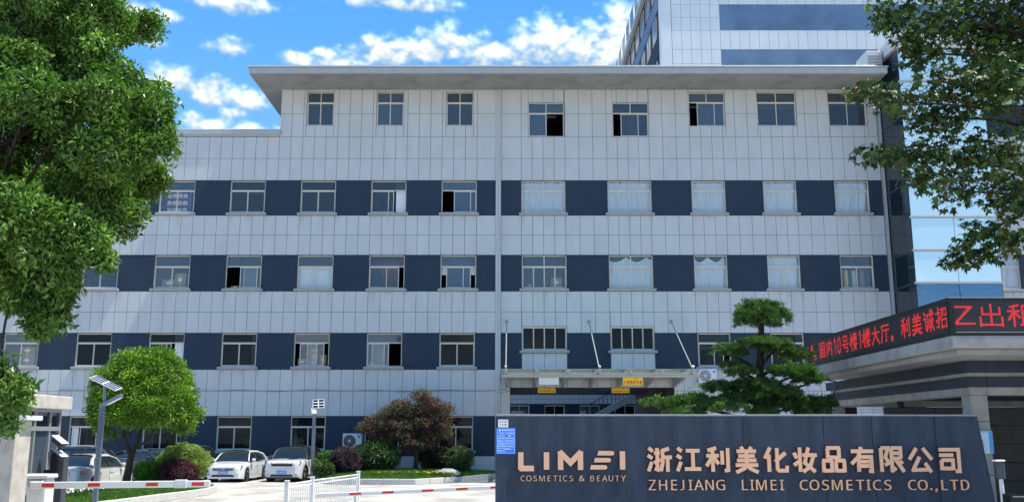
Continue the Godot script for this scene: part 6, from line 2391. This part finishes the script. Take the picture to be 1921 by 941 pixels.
func cloud_pine() -> void:
	var t := thing("cloud_pruned_pine", "cloud pruned pine with stacked green pads behind the sign wall", "tree", V(6.05, 0, -23.0))
	var b := MB.new()
	limb(b, [V(0.05, 0, 0), V(0.0, 1.2, 0), V(-0.08, 2.2, 0.0), V(0.06, 3.0, 0.03), V(-0.05, 3.8, 0), V(0.02, 4.5, 0), V(0.1, 5.05, -0.2)], 0.16, 0.06, 10)
	var pads := [[0.08, 5.05, -0.15, 0.80, 0.40], [0.08, 5.16, -0.15, 0.6, 0.36], [-0.20, 4.40, 0.43, 0.62, 0.15], [-0.84, 4.20, 0.37, 0.45, 0.2], [0.34, 4.32, 0.05, 0.56, 0.17], [0.88, 4.15, -0.2, 0.46, 0.17], [-0.62, 3.70, 0.41, 0.42, 0.17], [-0.70, 3.88, 0.07, 0.34, 0.11], [0.62, 3.70, 0.38, 0.66, 0.22], [1.0, 3.52, 0.35, 0.46, 0.18],
		[-0.10, 3.40, 0.0, 0.68, 0.2], [-0.92, 3.36, -0.1, 0.6, 0.18], [0.25, 3.22, 0.1, 0.76, 0.22], [-0.55, 3.06, -0.07, 0.7, 0.19], [-1.62, 3.02, -0.34, 0.72, 0.20], [-2.40, 3.00, -0.2, 0.60, 0.14], [-1.1, 2.88, 0.3, 0.68, 0.18], [0.65, 2.98, -0.46, 0.72, 0.22], [1.38, 2.98, -0.3, 0.52, 0.21], [-0.1, 2.78, 0.13, 0.46, 0.16], [1.15, 2.80, -0.2, 0.6, 0.17], [-1.9, 2.74, 0.1, 0.6, 0.14]]
	for p in pads:
		var e := V(p[0], p[1] - p[4] * 0.4, p[2])
		var s := V(0.0, maxf(1.0, p[1] - 0.35 - absf(p[0]) * 0.15), 0)
		limb(b, [s, s.lerp(e, 0.55) + V(0, 0.05, 0.03), e], 0.05, 0.02, 6)
	obj("trunk", b, M.bark, t)
	var local := []
	for p in pads:
		# a pad is a few heads side by side
		var n := 5
		for k in n:
			var a: float = TAU * k / n + p[0] * 3.0
			local.append([p[0] + cos(a) * p[3] * 0.5, p[1] + rng.randf_range(-0.03, 0.03), p[2] + sin(a) * p[3] * 0.45, p[3] * 0.44, p[4] * rng.randf_range(0.8, 1.05)])
		local.append([p[0], p[1] + p[4] * 0.12, p[2], p[3] * 0.56, p[4] * 0.95])
	foliage("crown", t, spiky(170, 30, 0.06, 0.075, 0.017), M.leaf, local, [Color(0.058, 0.13, 0.026), Color(0.078, 0.165, 0.03), Color(0.045, 0.105, 0.024), Color(0.11, 0.21, 0.034)], 52.0, {"inner": 0.55, "wobble": 0.14, "bottom": -0.45, "seed": 21, "young": 0.6, "outward": 0.6})

func maple_leaf() -> ArrayMesh:
	# a lobed leaf about a unit long, stalk at the origin, tip along +z
	var b := MB.new()
	var tips := [[0.0, 1.0, 0.16], [0.95, 0.78, 0.15], [1.75, 0.48, 0.12]]
	var hub := V(0, 0.02, 0.28)
	for s in [-1.0, 1.0]:
		for i in 3:
			var a: float = tips[i][0] * s
			var l: float = tips[i][1]
			var w: float = tips[i][2]
			var d := V(sin(a), -0.10, cos(a))
			var e := V(cos(a), 0, -sin(a))
			var tip := hub + d * l * 0.72 + V(0, -0.06 * l, 0)
			var m := hub + d * l * 0.30
			if i == 0 and s < 0: continue
			b.tri(hub, m + e * w + V(0, 0.03, 0), tip, V(0, 1, 0))
			b.tri(hub, tip, m - e * w + V(0, 0.03, 0), V(0, 1, 0))
		# webs between the lobes
		for i in 2:
			var a0: float = tips[i][0] * s
			var a1: float = tips[i + 1][0] * s
			var p0 := hub + V(sin(a0), -0.06, cos(a0)) * float(tips[i][1]) * 0.33
			var p1 := hub + V(sin(a1), -0.06, cos(a1)) * float(tips[i + 1][1]) * 0.40
			b.tri(hub, p0, p1, V(0, 1, 0))
	b.cyl(V(0, 0, -0.35), hub, 0.012, 0.012, 4, false)
	return b.mesh()

func green_maple() -> void:
	var base := V(6.6, 0, -8.7)
	var t := thing("maple_tree", "dark green maple whose lobed leaves hang in from the frame edge before the glass tower", "tree", base)
	var cl := [[3.73, 6.34, -8.72, 0.24, 0.23], [4.25, 6.3, -8.83, 0.48, 0.35], [4.81, 6.25, -8.89, 0.42, 0.46], [3.99, 6.0, -8.79, 0.24, 0.2], [4.31, 5.37, -8.07, 0.34, 0.31], [3.93, 5.46, -8.17, 0.27, 0.18], [3.21, 5.37, -8.19, 0.20, 0.10], [3.54, 5.29, -8.2, 0.3, 0.15],
		[4.16, 5.35, -8.81, 0.36, 0.22], [3.46, 4.92, -8.69, 0.26, 0.10], [3.63, 4.84, -8.37, 0.29, 0.14], [3.97, 4.78, -8.27, 0.34, 0.23], [4.34, 4.8, -8.15, 0.34, 0.3], [3.64, 4.54, -8.12, 0.24, 0.13], [4.35, 4.63, -8.91, 0.41, 0.19], [4.53, 4.42, -8.39, 0.24, 0.27], [4.41, 4.01, -8.33, 0.26, 0.19],
		[4.25, 4.09, -8.49, 0.22, 0.17], [4.22, 3.93, -8.82, 0.17, 0.13], [4.35, 3.9, -8.53, 0.18, 0.1],
		[4.7, 5.7, -8.6, 0.35, 0.4], [5.2, 5.3, -8.5, 0.4, 0.5], [5.3, 6.2, -8.6, 0.5, 0.5], [5.2, 4.5, -8.5, 0.35, 0.4], [4.9, 6.9, -8.8, 0.7, 0.4], [5.8, 6.7, -8.9, 0.7, 0.7], [6.6, 6.2, -8.7, 0.8, 1.0], [6.0, 5.2, -9.0, 0.6, 0.7], [7.2, 5.6, -8.6, 0.7, 0.9], [4.0, 6.9, -8.7, 0.5, 0.3]]
	var b := MB.new()
	limb(b, [V(0, 0, 0), V(-0.05, 1.5, 0.05), V(0.02, 3.0, 0), V(-0.05, 4.4, 0.1), V(0.05, 5.8, 0), V(0.0, 7.0, 0)], 0.17, 0.05, 12)
	for c in cl:
		var e := V(c[0], c[1], c[2]) - base
		var s := V(0, clampf(e.y + 0.25 - absf(e.x) * 0.22, 2.6, 6.6), 0)
		if e.x < -1.5:
			# from a shared bough, so that shoots rise to their tips
			s = V(-1.25, clampf(e.y - 0.05 + (0.35 if e.y < 4.6 else -0.25), 3.7, 6.3), e.z * 0.6)
		limb(b, [s, s.lerp(e, 0.5) + V(0, 0.06, 0.04), e - V(0, 0.02, 0)], 0.026, 0.006, 5)
	for y in [3.9, 4.6, 5.2, 5.9]:
		limb(b, [V(0, y + 0.45 if y < 4.5 else y - 0.3, 0), V(-0.7, y + 0.2, 0.1), V(-1.3, y, 0.2)], 0.05, 0.025, 6)
	obj("trunk", b, M.bark, t)
	var leaf := maple_leaf()
	var cols := [Color(0.03, 0.07, 0.01), Color(0.04, 0.09, 0.012), Color(0.022, 0.052, 0.01), Color(0.075, 0.14, 0.016), Color(0.10, 0.062, 0.014)]
	var leafm := []
	for c in cols:
		var lm := mat(c.r, c.g, c.b, 0.42, 0.5)
		lm.backlight_enabled = true
		lm.backlight = Color(0.50, 0.66, 0.16)
		leafm.append(lm)
	var f := FastNoiseLite.new()
	f.seed = 30
	f.frequency = 2.6
	var spots := []
	for c in cl:
		var n := int((1950.0 if c[0] < 4.0 or c[1] < 4.9 else 2900.0) * pow(float(c[3]) * float(c[4]), 0.8)) + 14
		for i in n:
			var d := V(rng.randfn(), rng.randfn(), rng.randfn()).normalized() * pow(rng.randf(), 0.5)
			var p := V(c[0] + d.x * c[3], c[1] + d.y * c[4], c[2] + d.z * c[3] * 0.9)
			if f.get_noise_3d(p.x, p.y, p.z) > 0.33: continue
			var hang := V(rng.randfn() * 0.7, -0.55 + rng.randfn() * 0.35, rng.randfn() * 0.7).normalized()
			var up := (V(0, 1, 0) + V(rng.randfn(), rng.randfn() * 0.3, rng.randfn()) * 0.4).normalized()
			var x := up.cross(hang).normalized()
			var sc := rng.randf_range(0.065, 0.10)
			var bas := Basis(x, hang.cross(x).normalized(), hang).scaled(V(sc, sc, sc))
			spots.append([p - base, bas, c[0] < 5.0])
	# the leaves that hang farthest into the view are pieces, the rest are one part
	var single := []
	var rest := []
	for s in spots:
		if s[2] and single.size() < 300 and rng.randf() < 0.35: single.append(s)
		else: rest.append(s)
	for s in single:
		var o := put_mesh("leaf", leaf, leafm[rng.randi_range(0, 3) if rng.randf() < 0.93 else 4], t)
		o.transform = Transform3D(s[1], s[0])
	var mm := MultiMesh.new()
	mm.transform_format = MultiMesh.TRANSFORM_3D
	mm.use_colors = true
	mm.mesh = leaf
	mm.instance_count = rest.size()
	for i in rest.size():
		mm.set_instance_transform(i, Transform3D(rest[i][1], rest[i][0]))
		var c: Color = cols[rng.randi_range(0, 3) if rng.randf() < 0.93 else 4]
		mm.set_instance_color(i, c)
	var inst := MultiMeshInstance3D.new()
	inst.name = "crown"
	inst.multimesh = mm
	inst.material_override = M.leaf_maple
	t.add_child(inst)
	inst.set_meta("kind", "stuff")
	rebase_all()

func rebase_all() -> void:
	# things whose parts were set down in world coordinates get their own base
	for t in get_children():
		if not (t is Node3D) or t is MeshInstance3D or t is Camera3D or t is Light3D or t is MultiMeshInstance3D: continue
		if t.position != Vector3.ZERO or t.get_child_count() == 0: continue
		var lo := V(1e9, 1e9, 1e9)
		var hi := -lo
		for c in t.get_children():
			if c is MeshInstance3D:
				var bb: AABB = c.transform * c.mesh.get_aabb()
				lo = lo.min(bb.position)
				hi = hi.max(bb.end)
		var base := V((lo.x + hi.x) / 2.0, lo.y, (lo.z + hi.z) / 2.0)
		for c in t.get_children():
			c.position -= base
		t.position = base
